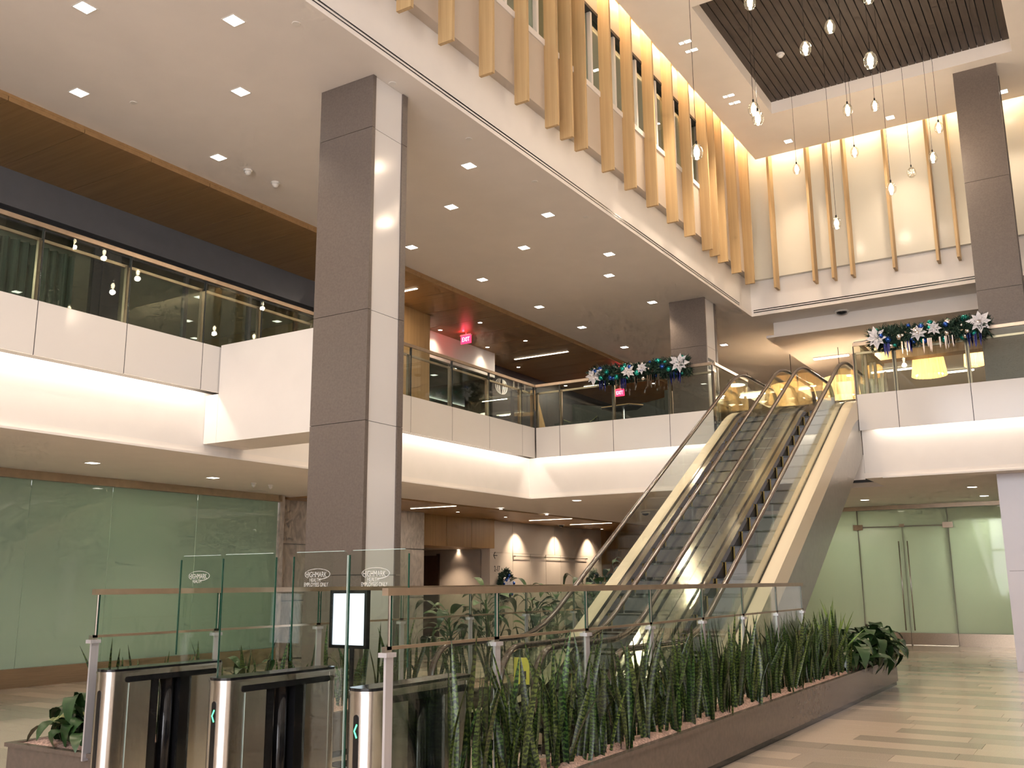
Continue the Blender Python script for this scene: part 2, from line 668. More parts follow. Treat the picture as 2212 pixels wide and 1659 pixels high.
fascia('trim_1', XF - 0.05, XF, -7, YF + 0.05)
fascia('trim_2', XF - 0.05, EX0, YF, YF + 0.05)
fascia('trim_3', -3.925, 8, YF, YF + 0.05)
struct('trim_4', B(XF + 0.001, XF + 0.05, -7, YF - 0.05, 3.485, 3.515), white)
struct('trim_5', B(XF + 0.001, EX0, YF - 0.05, YF - 0.001, 3.485, 3.515), white)
struct('trim_6', B(-3.6, 8, YF - 0.05, YF - 0.001, 3.485, 3.515), white)
struct('trim_7', B(EX0, -3.93, YF, YF + 0.05, 3.48, 3.95), white)
# returns of the slab edge beside the escalator well
struct('trim_8', B(-3.925, EX1 + 0.10, 19.12, 21.2, 3.6, Z2 + 0.01), white)
struct('trim_9', B(EX0 - 0.10, EX0, 19.12, 21.2, 3.6, Z2 + 0.01), white)
# ceiling edge under the guard, closing the cove from above
struct('trim_10', B(-11.42, XL - 0.02, -7, YB, 4.60, 4.66), white)
struct('trim_11', B(XL, EX0 - 0.12, YB + 0.03, 19.14, 4.60, 4.66), white)
struct('trim_12', B(EX1 + 0.12, 8, YB + 0.03, 19.14, 4.60, 4.66), white)


def strip(name, loc, sx, sy, energy, color, rot=(0, 0, 0)):
    o = lamp('AREA', name, loc, energy, color, rot=rot, shape='RECTANGLE', size=sx, size_y=sy)
    return o


CV = 4.6                                             # watts per metre of cove strip
strip('cove_strip', (-11.24, 1.5, 4.56), 0.05, 16.0, CV * 16, SOFT, rot=(0, math.radians(12), 0))
strip('cove_strip', (-11.24, 14.6, 4.56), 0.05, 8.3, CV * 8.3, SOFT, rot=(0, math.radians(12), 0))
strip('cove_strip', (-8.95, 18.99, 4.56), 4.4, 0.05, CV * 4.4, SOFT, rot=(math.radians(12), 0, 0))
strip('cove_strip', (0.6, 18.99, 4.56), 8.5, 0.05, CV * 8.5, SOFT, rot=(math.radians(12), 0, 0))

# white bulkhead box standing out of the left balcony behind the big column
struct('wall_bulkhead', B(-11.08, -9.1, 9.60, 10.40, 3.65, 5.12).box(-11.355, -11.085, 9.60, 10.40, 3.65, 4.38), white)

# ---- soffit ceiling at the second storey
b = MB()
b.box(-11.42, XA, -7, 36, Z3, Z3 + 0.1).box(XA, 8, YA, 36, Z3, Z3 + 0.1)
struct('ceiling_soffit', b, soffit_m)
wc = struct('ceiling_wood', B(-20, -11.42, -7, 36, 7.76, 7.9), woodceil)
for k in range(38):
    y0 = -5.76 + k * 1.09
    B(-15.2, -11.425, y0, y0 + 1.08, 7.70, 7.76).build('ceiling_panel', woodceil, wc)
# dropped white ceiling tray behind the atrium
b = MB()
b.box(-6.70, 8, 22.6, 31.5, 7.40, 7.46).box(-6.55, 8, 22.75, 31.5, 7.46, Z3)
struct('ceiling_tray', b, soffit_m)

# ---- upper atrium walls
wl = struct('wall_left', B(-7.0, XA, -7, YA, Z3 + 0.1, 8.65), white)
uw = MB()
uw.box(-7.0, -6.66, -7, YA, 8.65, 9.78).box(-7.0, -6.66, -7, YA, 11.28, 12.3).box(-7.0, -6.66, 18.45, YA, 9.78, 11.28)
wall_up = struct('wall_left_upper', uw, beige)
wb = struct('wall_back', B(XA, 8, YA, YA + 0.15, Z3 + 0.1, 8.65), white)
wbu = struct('wall_back_upper', B(-6.66, 8, YA - 0.12, YA + 0.1, 8.65, 12.3), pale_glass)
# slot diffusers along the edge of the opening
for nm, bx in (('trim_13', (XA - 0.01, XA + 0.006, -7, YA - 0.9, 7.905, 7.922)), ('trim_14', (XA - 0.01, XA + 0.006, -7, YA - 0.9, 7.86, 7.872)),
               ('trim_15', (XA + 0.05, -1.4, YA - 0.006, YA + 0.01, 7.93, 7.95)), ('trim_16', (XA + 0.05, -1.4, YA - 0.006, YA + 0.01, 7.88, 7.90))):
    struct(nm, B(*bx), black)

# windows of the upper left wall
win = struct('window_1', B(-6.90, -6.64, -7, 18.45, 9.73, 9.83), white)
B(-6.90, -6.65, -7, 18.45, 11.24, 11.30).build('window_head', charcoal, win)
yy = 11.6 - 0.92 * 16
while yy < 18.5:
    B(-6.88, -6.68, yy - 0.03, yy + 0.03, 9.83, 11.24).build('mullion', white, win)
    B(-6.76, -6.75, yy + 0.03, yy + 0.89, 9.83, 11.24).build('pane', dim_glass, win)
    yy += 0.92
b = MB()
b.box(-9.6, -9.5, -7, 18.6, 8.7, 12.3).box(-9.5, -7.0, -7, 18.6, 11.4, 11.5).box(-9.5, -7.0, 18.5, 18.6, 8.7, 11.4).box(-9.5, -7, -7, 18.6, 8.7, 8.8)
struct('wall_office_upper', b, beige)
for yy in (2, 8, 14):
    lamp('AREA', 'upper_office_fill', (-8.2, yy, 11.35), 40, SOFT, shape='RECTANGLE', size=0.6, size_y=3.0)  # unseen fill lamps, added to lift the dark window panes

# wooden fins, bottoms read off the photograph
finL = [(135, 58), (350, 225), (562, 388), (745, 530), (902, 652), (978, 712), (1052, 770), (1195, 878), (1308, 970), (1424, 1058), (1528, 1140),
        (1615, 1210), (1703, 1282), (1745, 1312), (1785, 1345), (1852, 1400), (1923, 1455)]
ZFB = 8.36
ys = [at(800 + a / 2.37, c / 2.37, z=ZFB).y for a, c in finL]
ys = [ys[0] - d for d in (5.3, 4.4, 3.9, 3.4, 2.6, 1.7, 0.85)] + ys
fin_me = B(-6.66, -6.44, 0, 0.055, ZFB, 12.1).data('fin', fin_m)
for yv in ys:
    o = bpy.data.objects.new('fin', fin_me)
    COL.objects.link(o)
    o.parent = wall_up
    o.location = (0, yv, 0)
finB = [(720, 1612), (938, 1578), (1045, 1560), (1150, 1545), (1387, 1505), (1632, 1465), (1747, 1445)]
xs = [at(1400 + a / 2.592, c / 2.592, y=21.5).x for a, c in finB] + [-0.55, 0.4, 0.8, 2.0, 3.1]
fin_mb = B(-0.055, 0, 21.48, YA - 0.125, 8.30, 12.1).data('fin', fin_m)
for xv in xs:
    o = bpy.data.objects.new('fin', fin_mb)
    COL.objects.link(o)
    o.parent = wbu
    o.location = (xv, 0, 0)

# atrium ceiling with the dark slatted recess
RX0, RX1, RY0, RY1 = -5.32, -0.65, 14.7, 19.38
b = MB()
CX0, CY1 = -6.36, 21.46
b.box(CX0, RX0, -7, CY1, Z4, Z4 + 0.1).box(RX1, 8, -7, CY1, Z4, Z4 + 0.1).box(RX0, RX1, -7, RY0, Z4, Z4 + 0.1).box(RX0, RX1, RY1, CY1, Z4, Z4 + 0.1)
b.box(RX0 - 0.05, RX0, RY0, RY1, Z4 + 0.1, 11.9).box(RX1, RX1 + 0.05, RY0, RY1, Z4 + 0.1, 11.9).box(RX0, RX1, RY1, RY1 + 0.05, Z4 + 0.1, 11.9).box(RX0, RX1, RY0 - 0.05, RY0, Z4 + 0.1, 11.9)
struct('ceiling', b, soffit_m)
rc = struct('ceiling_recess', B(RX0, RX1, RY0, RY1, 11.87, 11.9), black)
n = 33
wv_ = (RX1 - RX0) / n
sl = B(0, wv_ - 0.018, RY0, RY1, 11.82, 11.868).data('slat', slat_m)
for k in range(n):
    o = bpy.data.objects.new('slat', sl)
    COL.objects.link(o)
    o.parent = rc
    o.location = (RX0 + k * wv_, 0, 0)
struct('ceiling_cap', B(-7.0, 8, -7, 22.1, 12.3, 12.4), white)
UC = 14.0
strip('upper_cove_strip', (-6.56, 7.3, 12.0), 0.10, 28.0, UC * 28, WARMER)
strip('upper_cove_strip', (0.5, 21.62, 12.0), 13.8, 0.10, UC * 1.25 * 13.8, (1, 0.78, 0.52))

# ---- outer walls out of view: right side, street front with its glazed entrance
struct('wall_right', B(8, 8.2, -7, 36, -0.2, 12.4), white)
b = MB()
b.box(-20, -6, -7.2, -7, -0.2, 12.4).box(6, 8, -7.2, -7, -0.2, 12.4).box(-6, 6, -7.2, -7, 9.5, 12.4).box(-6, 6, -7.2, -7, -0.2, 0.3)
wf = struct('wall_front', b, white)
for k in range(7):
    B(-6 + k * 2 - 0.05, -6 + k * 2 + 0.05, -7.15, -7.0, 0.3, 9.5).build('mullion', charcoal, wf)
for zz in (3.2, 6.3):
    B(-6, 6, -7.15, -7.0, zz - 0.05, zz + 0.05).build('transom', charcoal, wf)

# ---- left shop front: green frosted glass between a bronze head and base
w2 = struct('window_2', B(-15.50, -15.30, -7, 15.15, 0.0, 0.30), bronze)
B(-15.50, -15.28, -7, 15.15, 3.36, 3.5).build('head_rail', bronze2, w2)
ed = [-7.0, -4.0, -1.2, 1.6, 4.4, 6.9, 9.47, 11.04, 12.97, 15.15]
for a, c in zip(ed[:-1], ed[1:]):
    B(-15.42, -15.40, a + 0.006, c - 0.006, 0.30, 3.36).build('pane', pane_green, w2)
struct('wall_shop', B(-17.6, -17.5, -7, 15.3, 0, 3.5), white)
for yy in (0.0, 6.0, 11.5):
    lamp('AREA', 'shop_light', (-16.5, yy, 3.4), 60, SOFT, shape='RECTANGLE', size=0.6, size_y=2.0)

# ---- marble wall, wooden bulkhead over the lift lobby, beige panel wall
ml_ = struct('wall_marble', B(-16.2, -15.82, 15.3, 20.9, 0, 3.5), marble)
for zz in (0.02, 1.26, 2.5):
    for yy in (15.3, 17.2, 19.05):
        B(-15.82, -15.75, yy + 0.01, yy + 1.83, zz, zz + 1.22).build('marble_slab', marble, ml_)
B(-16.2, -15.35, 15.17, 15.30, 0, 3.5).build('marble_slab', marble, ml_)
wbk = struct('wall_bulkhead_wood', B(-17.0, -15.95, 20.9, 24.62, 2.62, 3.5), woodwall)
for k in range(3):
    B(-15.95, -15.92, 20.91 + k * 1.24, 20.91 + k * 1.24 + 1.22, 2.62, 3.47).build('wood_panel', woodwall, wbk)
b = MB()
b.box(-19.0, -18.9, 20.0, 25.2, 0, 2.62).box(-19, -16.42, 24.60, 24.74, 0, 2.62).box(-19, -16.2, 20.8, 20.9, 0, 2.62)
b.box(-19, -17.0, 20.9, 24.62, 2.62, 2.7)
struct('wall_lobby', b, greige)
d1 = struct('door_1', B(-18.88, -18.02, 24.54, 24.595, 0, 2.45), darkwood)
B(-18.02, -17.94, 24.53, 24.598, 0, 2.50).build('door_frame', darkwood, d1)
lamp('SPOT', 'lobby_spot', (-17.2, 23.9, 2.58), 90, WARM, rot=(math.radians(10), 0, 0), spot_size=math.radians(95), spot_blend=0.9, shadow_soft_size=0.06)
bw = struct('wall_beige', B(-16.4, -16.12, 24.62, 32.1, 0, 3.5), beige)
for (y0, y1, z0, z1) in ((24.63, 25.92, 0, 2.5), (24.63, 25.92, 2.51, 3.47), (25.94, 28.6, 2.51, 3.47), (28.62, 32.1, 2.51, 3.47), (25.94, 27.0, 0, 2.5), (27.02, 28.0, 0, 2.5),
                         (28.02, 29.0, 0, 2.5), (29.02, 30.0, 0, 2.5), (30.02, 32.1, 0, 2.5)):
    B(-16.12, -16.10, y0, y1, z0, z1).build('wall_panel', beige, bw)
for yy in (26.1, 28.6, 31.0):
    lamp('SPOT', 'wall_wash', (-15.62, yy, 3.46), 190, WARM, rot=(0, math.radians(16), 0), spot_size=math.radians(84), spot_blend=0.75, shadow_soft_size=0.04)
b = MB()
b.box(-20, -8.0, 33.5, 33.7, 0, 3.5).box(-16.4, -16.1, 32.12, 33.5, 0, 3.5)
struct('wall_far_wood', b, woodwall)
struct('wall_far_side', B(-8.0, -7.8, 26.6, 33.5, 0, 3.5), woodwall)

# ---- pale glass door wall at the back of the ground floor
DY = 26.5
w3 = struct('window_3', B(-8.0, 8, DY, DY + 0.12, 3.42, 3.5), bronze2)
B(-8.0, 8, DY - 0.02, DY + 0.10, 3.40, 3.5).build('head_rail', bronze2, w3)
for (a, c) in ((-8.0, -5.76), (-3.56, 0.2), (0.22, 8)):
    B(a, c - 0.01, DY + 0.04, DY + 0.06, 0.30, 3.40).build('pane', pane_pale, w3)
    B(a, c - 0.01, DY, DY + 0.10, 0.0, 0.30).build('kick_plate', bronze, w3)
B(-5.75, -3.57, DY + 0.04, DY + 0.06, 2.97, 3.40).build('pane', pane_pale, w3)
for i, (a, c) in enumerate(((-5.75, -4.665), (-4.655, -3.57))):
    d = struct('door_%d' % (i + 2), B(a, c, DY + 0.035, DY + 0.055, 0.30, 2.95), pane_pale)
    B(a, c, DY + 0.02, DY + 0.07, 0.01, 0.30).build('kick_plate', bronze, d)
    hx = -4.76 if i == 0 else -4.55
    MB().tube([(hx, DY - 0.05, 0.36), (hx, DY - 0.05, 2.58)], 0.016, 8).build('pull_handle', steel, d, True)
    for zz in (0.5, 2.45):
        MB().tube([(hx, DY - 0.05, zz), (hx, DY + 0.035, zz)], 0.008, 6).build('handle_mount', steel, d)
    px = a if i == 0 else c
    B(px - 0.12, px + 0.12, DY, DY + 0.08, 2.89, 3.03).build('patch_fitting', bronze, d)
B(-4.72, -4.60, DY, DY + 0.08, 2.94, 3.02).build('patch_fitting', bronze, w3)
for bx in ((-5.775, -5.735, 0.0, 3.40), (-4.68, -4.64, 0.0, 2.97), (-3.59, -3.55, 0.0, 3.40), (0.19, 0.23, 0.0, 3.40), (-5.735, -3.59, 2.94, 2.98)):
    B(bx[0], bx[1], DY + 0.062, DY + 0.09, bx[2], bx[3]).build('gasket', greige, w3)
struct('wall_shop_back', B(-8, 8, 29.0, 29.1, 0, 3.5), white)
lamp('AREA', 'shop_light', (-2.6, 27.0, 3.10), 150, (1, 0.95, 0.85), shape='RECTANGLE', size=0.5, size_y=0.5)
lamp('AREA', 'shop_light', (-6.0, 28.0, 3.40), 80, (1, 0.95, 0.85), shape='RECTANGLE', size=1.5, size_y=0.5)

# ---- glazed offices behind the left balcony
of = struct('wall_office_header', B(-14.0, -13.40, -7, 14.2, 7.14, 7.70), slate)
B(-14.0, -13.55, -7, 14.2, 6.98, 7.14).build('dark_soffit', charcoal, of)
w4 = struct('window_4', B(-13.62, -13.54, -7, 14.2, Z2, Z2 + 0.06), charcoal)
my = [-7, -4, -1, 2.0, 4.3, 6.5, 9.23, 10.89, 12.38, 13.62, 14.2]
for a, c in zip(my[:-1], my[1:]):
    B(-13.59, -13.575, a + 0.03, c - 0.03, Z2 + 0.06, 6.98).build('pane', dim_glass, w4)
    B(-13.62, -13.54, c - 0.035, c + 0.035, Z2, 6.98).build('mullion', charcoal, w4)
B(-13.66, -13.56, 9.05, 9.55, Z2, 6.98).build('jamb', charcoal, w4)
b = MB()
b.box(-19, -13.6, -7, 14.2, 7.0, 7.05)
struct('ceiling_office', b, soffit_m)
struct('wall_office_back', B(-19.2, -19, -7, 36, Z2, 7.7), greige)
for yy in (4.0, 8.0):
    lamp('AREA', 'office_light', (-15.6, yy, 6.95), 95, SOFT, shape='RECTANGLE', size=0.6, size_y=1.2)
cu = MB()
for k in range(120):
    y0, y1 = 6.6 + k * 0.021, 6.6 + (k + 1) * 0.021
    f = lambda q: -14.25 + 0.05 * math.sin(q * 38) + 0.02 * math.sin(q * 91)
    cu.quad((f(y0), y0, Z2 + 0.02), (f(y1), y1, Z2 + 0.02), (f(y1), y1, 6.98), (f(y0), y0, 6.98))
tag(cu.build('office_curtain', curtain_m), 'sheer grey floor-length curtain hanging behind the upper office glass', 'curtain')
# timber pier, pale bulkhead, dark wall with the emblem
pier = struct('wall_pier_wood', B(-19, -12.95, 14.22, 17.3, Z2, 7.70), woodwall)
b = MB()
b.box(-19, -13.75, 17.32, 21.3, 7.02, 7.70)
struct('wall_bulkhead_pale', b, white)
struct('wall_dark', B(-14.7, -14.5, 21.3, 31.2, Z2, 7.70), charcoal)
B(-14.7, -13.8, 21.25, 21.3, Z2, 7.02).build('wall_dark_return', charcoal)['kind'] = 'structure'
w5 = struct('window_5', B(-13.9, -13.8, 17.32, 21.3, Z2, Z2 + 0.06), charcoal)
for a, c in ((17.32, 19.3), (19.3, 21.25)):
    B(-13.86, -13.85, a + 0.02, c - 0.02, Z2 + 0.06, 7.02).build('pane', dim_glass, w5)
# far warm lobby walls of the upper floor
fwall = struct('wall_far_upper', B(-20, 8, 35.8, 36, Z2, Z3), beige)
for k in range(14):
    B(-19.9 + k * 2, -19.9 + k * 2 + 1.98, 35.76, 35.8, Z2, 6.9).build('wall_panel', beige, fwall)
for k in range(5):
    lamp('SPOT', 'lobby_wall_wash', (-10.8 + k * 1.7, 35.1, 7.7), 260, WARMER, rot=(math.radians(14), 0, 0), spot_size=math.radians(60), spot_blend=0.4, shadow_soft_size=0.05)
# ================================================================ THINGS
# ---- columns
def column(label, x0, x1, y0, y1, z0, z1, joints, back=0.10, front=0.06, skin=None):
    t = thing('column', label, 'column', ((x0 + x1) / 2, (y0 + y1) / 2, z0))
    sk = skin or stone_grey
    B(x0 + 0.04, x1 - 0.04, y0 + 0.03, y1 - 0.03, z0, z1).build('core', charcoal, t)
    js = [z0] + [j for j in joints if z0 + 0.05 < j < z1 - 0.05] + [z1]
    for a, c in zip(js[:-1], js[1:]):
        B(x0, x1, y0, y0 + front, a + 0.003, c - 0.003).build('stone_panel', sk, t)
        B(x0, x1, y1 - back, y1, a + 0.003, c - 0.003).build('stone_panel', sk, t)
        for xx in (x0 + 0.015, x1 - 0.035):
            B(xx, xx + 0.02, y0 + front + 0.004, y1 - back - 0.004, a + 0.003, c - 0.003).build('glass_panel', white_gloss, t)
    return t


J1 = (1.70, 3.45, 4.78, 7.10)
column('tall grey stone column with white glass sides beside the security gates', -8.04, -7.18, 8.37, 9.06, 0, Z3, J1)
c2 = column('grey stone column on the upper floor beside the left garland', -8.01, -7.18, 19.70, 20.42, Z2, Z3, (6.7,))
for k in range(7):
    B(-7.188, -7.185, 19.79 + k * 0.055, 19.828 + k * 0.055, 6.36, 6.43).build('lettering_mark', text_m, c2)
for k in range(3):
    B(-7.188, -7.185, 19.79 + k * 0.055, 19.828 + k * 0.055, 6.18, 6.25).build('lettering_mark', text_m, c2)
column('grey stone column rising to the atrium ceiling behind the right garland', -1.74, -0.96, 19.67, 20.35, Z2, Z4, (7.0, 9.2))
column('pale lavender column below the upper floor near the glass doors', -1.74, -0.96, 19.67, 20.35, 0, 3.5, (1.75,), skin=stone_lav)

# ---- balcony guards: clear glass over white back-painted panels, bronze rails and posts
def guard(label, axis, c, joints, sgn, corner=None):
    """axis: direction along which the guard runs; c: plane; sgn: side the floor is on"""
    mid = (joints[0] + joints[-1]) / 2
    loc = (c, mid, 4.40) if axis == 'y' else (mid, c, 4.40)
    t = thing('balcony_guard', label, 'railing', loc, 'balcony guards round the atrium')

    def bx(u0, u1, d0, d1, z0, z1):
        d0, d1 = sorted((c + sgn * d0, c + sgn * d1))
        return B(d0, d1, u0, u1, z0, z1) if axis == 'y' else B(u0, u1, d0, d1, z0, z1)
    for a, e in zip(joints[:-1], joints[1:]):
        bx(a + 0.006, e - 0.006, 0, 0.012, 5.10, 6.05).build('glass_panel', clear, t)
        bx(a + 0.006, e - 0.006, 0, 0.02, 4.40, 5.095).build('white_panel', white_gloss, t)
    for a in joints:
        bx(a - 0.0055, a + 0.0055, 0.002, 0.022, 4.40, 6.05).build('joint_seal', charcoal, t)
        bx(a - 0.035, a + 0.035, 0.05, 0.10, 4.86, 5.92).build('post', post_m, t)
        bx(a - 0.006, a + 0.006, 0.001, 0.05, 5.90, 6.05).build('rail_bracket', charcoal, t)
    bx(joints[0], joints[-1], -0.012, 0.035, 6.05, 6.11).build('handrail', bronze2, t)
    bx(joints[0], joints[-1], 0.09, 0.13, 5.90, 5.94).build('inner_rail', bronze2, t)
    return t


jl = [6.689 - 1.31 * k for k in range(9, 0, -1)] + [6.689, 7.98, 9.277, 10.40, 11.62, 12.93, 14.255, 15.612, 16.987, 18.334, 18.885]
guard('long glass balcony guard on the left side passing behind the white bulkhead box', 'y', XL, jl, -1)
guard('glass balcony guard left of the escalators carrying a garland', 'x', YB, [XL + 0.02, -10.454, -9.113, -7.78, -6.80], 1)
guard('glass balcony guard right of the escalators carrying a garland', 'x', YB, [-3.93, -3.204, -1.933, -0.62, 0.70, 2.02, 3.34, 4.66], 1)
for nm, xx, sg in (('left', -6.76, 'left'), ('right', -3.80, 'right')):
    t = thing('escalator_side_guard', 'short glass side guard closing the escalator well on its %s side' % sg, 'railing', (xx, 20.0, Z2))
    B(xx - 0.006, xx + 0.006, 18.95, 19.98, Z2 - 0.4, 6.05).build('glass_panel', clear, t)
    B(xx - 0.006, xx + 0.006, 20.0, 21.1, Z2 - 0.4, 6.05).build('glass_panel', clear, t)
    B(xx - 0.025, xx + 0.025, 18.95, 21.1, 6.05, 6.11).build('handrail', bronze2, t)
    for yy in (19.1, 20.0, 21.05):
        B(xx + (0.02 if nm == 'right' else -0.07), xx + (0.07 if nm == 'right' else -0.02), yy - 0.03, yy + 0.03, Z2, 5.92).build('post', post_m, t)

# ---- escalators
SL = 0.585
YB0, YT0 = 10.57, 18.84


def rise(y, bl=0.55):
    def ramp(u):
        return 0.0 if u < -bl else (SL * u if u > bl else SL * (u + bl) ** 2 / (4 * bl))
    return ramp(y - YB0) - ramp(y - YT0)


def yseq(y0, y1):
    s = {y0, y1}
    for c in (YB0, YT0):
        s |= {c - 0.55 + 0.11 * k for k in range(11)}
    for k in range(1, 7):
        s.add(YB0 + (YT0 - YB0) * k / 7)
    return sorted(v for v in s if y0 <= v <= y1)


def sweep(x0, x1, lo, hi, y0, y1, flo=None, fhi=None):
    """band swept along the incline between heights lo and hi above the step line"""
    rs = []
    for y in yseq(y0, y1):
        z0 = flo(y) if flo else rise(y) + lo
        z1 = fhi(y) if fhi else rise(y) + hi
        rs.append([(x0, y, z0), (x1, y, z0), (x1, y, z1), (x0, y, z1)])
    return MB().rings(rs)


HR = 0.975
YN0, YN1 = 8.75, 21.0                     # newel arc centres (bottom, top)
RN = 0.40


def escalator(label, xl, xr, outer_l, outer_r):
    """xl, xr: handrail centre lines; outer_l / outer_r: edges of the decks on each side"""
    t = thing('escalator', label, 'escalator', ((xl + xr) / 2, 9.0, 0), 'pair of escalators')
    sl_, sr_ = xl + 0.11, xr - 0.11        # step edges
    # steps
    stm = MB().prism([(0, -0.235), (0.0, 0.0), (0.41, 0.0), (0.41, -0.235)], 'x', sl_ + 0.012, sr_ - 0.012).data('step', step_m)
    edm = MB().box(sl_ + 0.012, sl_ + 0.032, -0.003, 0.03, -0.19, 0.002).data('step_edge', yellow)
    edr = MB().box(sr_ - 0.032, sr_ - 0.012, -0.003, 0.03, -0.19, 0.002).data('step_edge', yellow)
    shadow_me = MB().box(sl_ + 0.034, sr_ - 0.034, -0.006, 0.02, -0.022, 0.002).box(sl_ + 0.034, sr_ - 0.034, -0.002, 0.0, -0.232, -0.20).data('shadow_strip', black)  # black strips stand in for the shadow lines across each riser
    nst = int((YT0 - YB0) / 0.4) + 3
    for k in range(-2, nst):
        y = YB0 + 0.2 + k * 0.4
        z = min(max(0.0, (k + 1) * 0.4 * SL), Z2)
        if k < 0:
            z = 0.0 + 0.004 * (k + 2)
        for me, nm in ((stm, 'step'), (edm, 'step_edge'), (edr, 'step_edge'), (shadow_me, 'shadow_strip')):
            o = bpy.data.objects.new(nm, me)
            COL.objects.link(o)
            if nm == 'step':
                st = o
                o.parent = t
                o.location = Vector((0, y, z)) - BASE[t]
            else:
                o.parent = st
    B(sl_, sr_, 8.3, 9.98, 0.0, 0.012).build('comb_plate', steel, t)
    B(sl_, sr_, 19.25, 21.4, Z2 - 0.05, Z2 + 0.012).build('comb_plate', steel, t)
    for side, xh, sg, outer in (('l', xl, -1, outer_l), ('r', xr, 1, outer_r)):
        # handrail with rounded newels
        pts = []
        c0 = Vector((xh, YN0, HR - RN))
        for k in range(13):
            a = math.radians(250 - 160 * k / 12)
            pts.append((xh, c0.y + RN * math.cos(a), c0.z + RN * math.sin(a)))
        for y in yseq(YN0 + 0.05, YN1 - 0.05):
            pts.append((xh, y, rise(y) + HR))
        c1 = Vector((xh, YN1, Z2 + HR - RN))
        for k in range(13):
            a = math.radians(90 - 160 * k / 12)
            pts.append((xh, c1.y + RN * math.cos(a), c1.z + RN * math.sin(a)))
        MB().tube(pts, 0.03, 10, sq=(0.042, 0.022)).build('handrail', rubber, t, True)
        MB().tube([(p[0], p[1], p[2] - 0.03) for p in pts[3:-3]], 0.014, 6).build('handrail_track', mirror_steel, t)
        # glass balustrade panels
        cuts = [YN0 - 0.2, 10.05, 11.9, 13.75, 15.6, 17.45, 19.3, YN1 + 0.2]
        for a, e in zip(cuts[:-1], cuts[1:]):
            sweep(xh - 0.006, xh + 0.006, 0.20, HR - 0.035, a + 0.005, e - 0.005).build('balustrade_glass', clear2, t)
        for cc, s2 in ((Vector((0, YN0 - 0.2, HR - RN)), -1), (Vector((0, YN1 + 0.2, Z2 + HR - RN)), 1)):
            poly = [(cc.y, cc.z + 0.36), (cc.y, cc.z - 0.37)]
            poly += [(cc.y + s2 * 0.20 * math.sin(q), cc.z - 0.36 * math.cos(q)) for q in (0.4, 0.9, 1.4, 1.9, 2.4, 2.8)]
            MB().prism(poly, 'x', xh - 0.006, xh + 0.006).build('balustrade_glass', clear2, t)
        # decks: steel inside, black glazing joint, cream or steel outside, then skirt
        xi = xh - sg * 0.11
        i0, i1 = sorted((xi, xh - sg * 0.016))
        sweep(i0, i1, 0.10, 0.20, YN0 - 0.45, YN1 + 0.4).build('inner_deck', mirror_steel, t)
        sweep(xh - 0.016, xh + 0.016, 0.12, 0.215, YN0 - 0.45, YN1 + 0.4).build('glazing_channel', black, t)
        o0, o1 = sorted((xh + sg * 0.016, outer))
        if abs(outer - xh) > 0.215 or side in (outer_mark):
            sweep(o0, o1, 0.11, 0.20, YN0 - 0.45, YN1 + 0.4).build('outer_deck', cream, t)
        else:
            sweep(o0, o1, 0.11, 0.20, YN0 - 0.45, YN1 + 0.4).build('outer_deck', mirror_steel, t)
        s0, s1 = sorted((xi, xi + sg * 0.012))
        sweep(s0, s1, -0.30, 0.10, YN0 - 0.45, YN1 + 0.4, flo=lambda y: max(rise(y) - 0.30, 0.0)).build('skirt', darkskirt, t)
    return t


darkskirt = pm('skirt_panel', (0.05, 0.042, 0.036), 0.3, 0.6)
outer_mark = ('l',)
e1 = escalator('escalator on the left with cream outer deck, next to the leafy planter bed', -6.20, -5.35, -6.42, -5.155)
outer_mark = ('r',)
e2 = escalator('escalator on the right with cream outer deck and bare metal side cladding', -4.95, -4.14, -5.145, -3.93)
# side cladding and underside of the truss
def bot(y):
    return max(rise(y, 0.9) - 1.04, 0.0) if y < 18.6 else Z2 - 1.30
for t, x0, x1 in ((e2, -3.96, -3.93), (e1, -6.42, -6.39)):
    sweep(x0, x1, -0.16, 0.11, YN0 - 0.45, 19.055).build('cream_side_strip', cream, t)
    rs = []
    for y in yseq(YN0 - 0.45, 19.055):
        z1 = max(rise(y) - 0.16, 0.05)
        z0 = min(max(SL * (y - 18.17) + 3.41, 0.0), z1 - 0.02)
        rs.append([(x0 + 0.004, y, z0), (x1 - 0.004, y, z0), (x1 - 0.004, y, z1), (x0 + 0.004, y, z1)])
    MB().rings(rs).build('side_cladding', clad, t)
for t, x0, x1 in ((e1, -6.39, -5.16), (e2, -5.14, -3.96)):
    rs = []
    for y in [12.4 + 0.65 * k for k in range(11)]:
        z0 = max(SL * (y - 18.17) + 3.41, 0.0)
        rs.append([(x0, y, z0), (x1, y, z0), (x1, y, z0 + 0.04), (x0, y, z0 + 0.04)])
    MB().rings(rs).build('truss_underside', clad, t)
# yellow notice and small plates near the newels
for x, y, z, nm, lab in ((-5.25, 8.62, 0.62, 'warning_sign', 'small yellow safety notice at the foot of the escalators'),):
    t = thing(nm, lab, 'sign', (x, y, 0))
    MB().tube([(x, y, 0), (x, y, z)], 0.012, 6).build('stem', steel, t)
    B(x - 0.09, x + 0.09, y - 0.01, y, z - 0.02, z + 0.24).build('plate', pm('notice_yellow', (0.45, 0.42, 0.06), 0.5), t)
    for k in range(3):
        B(x - 0.06 + k * 0.045, x - 0.035 + k * 0.045, y - 0.012, y - 0.0105, z + 0.03, z + 0.11).build('pictogram', text_m, t)

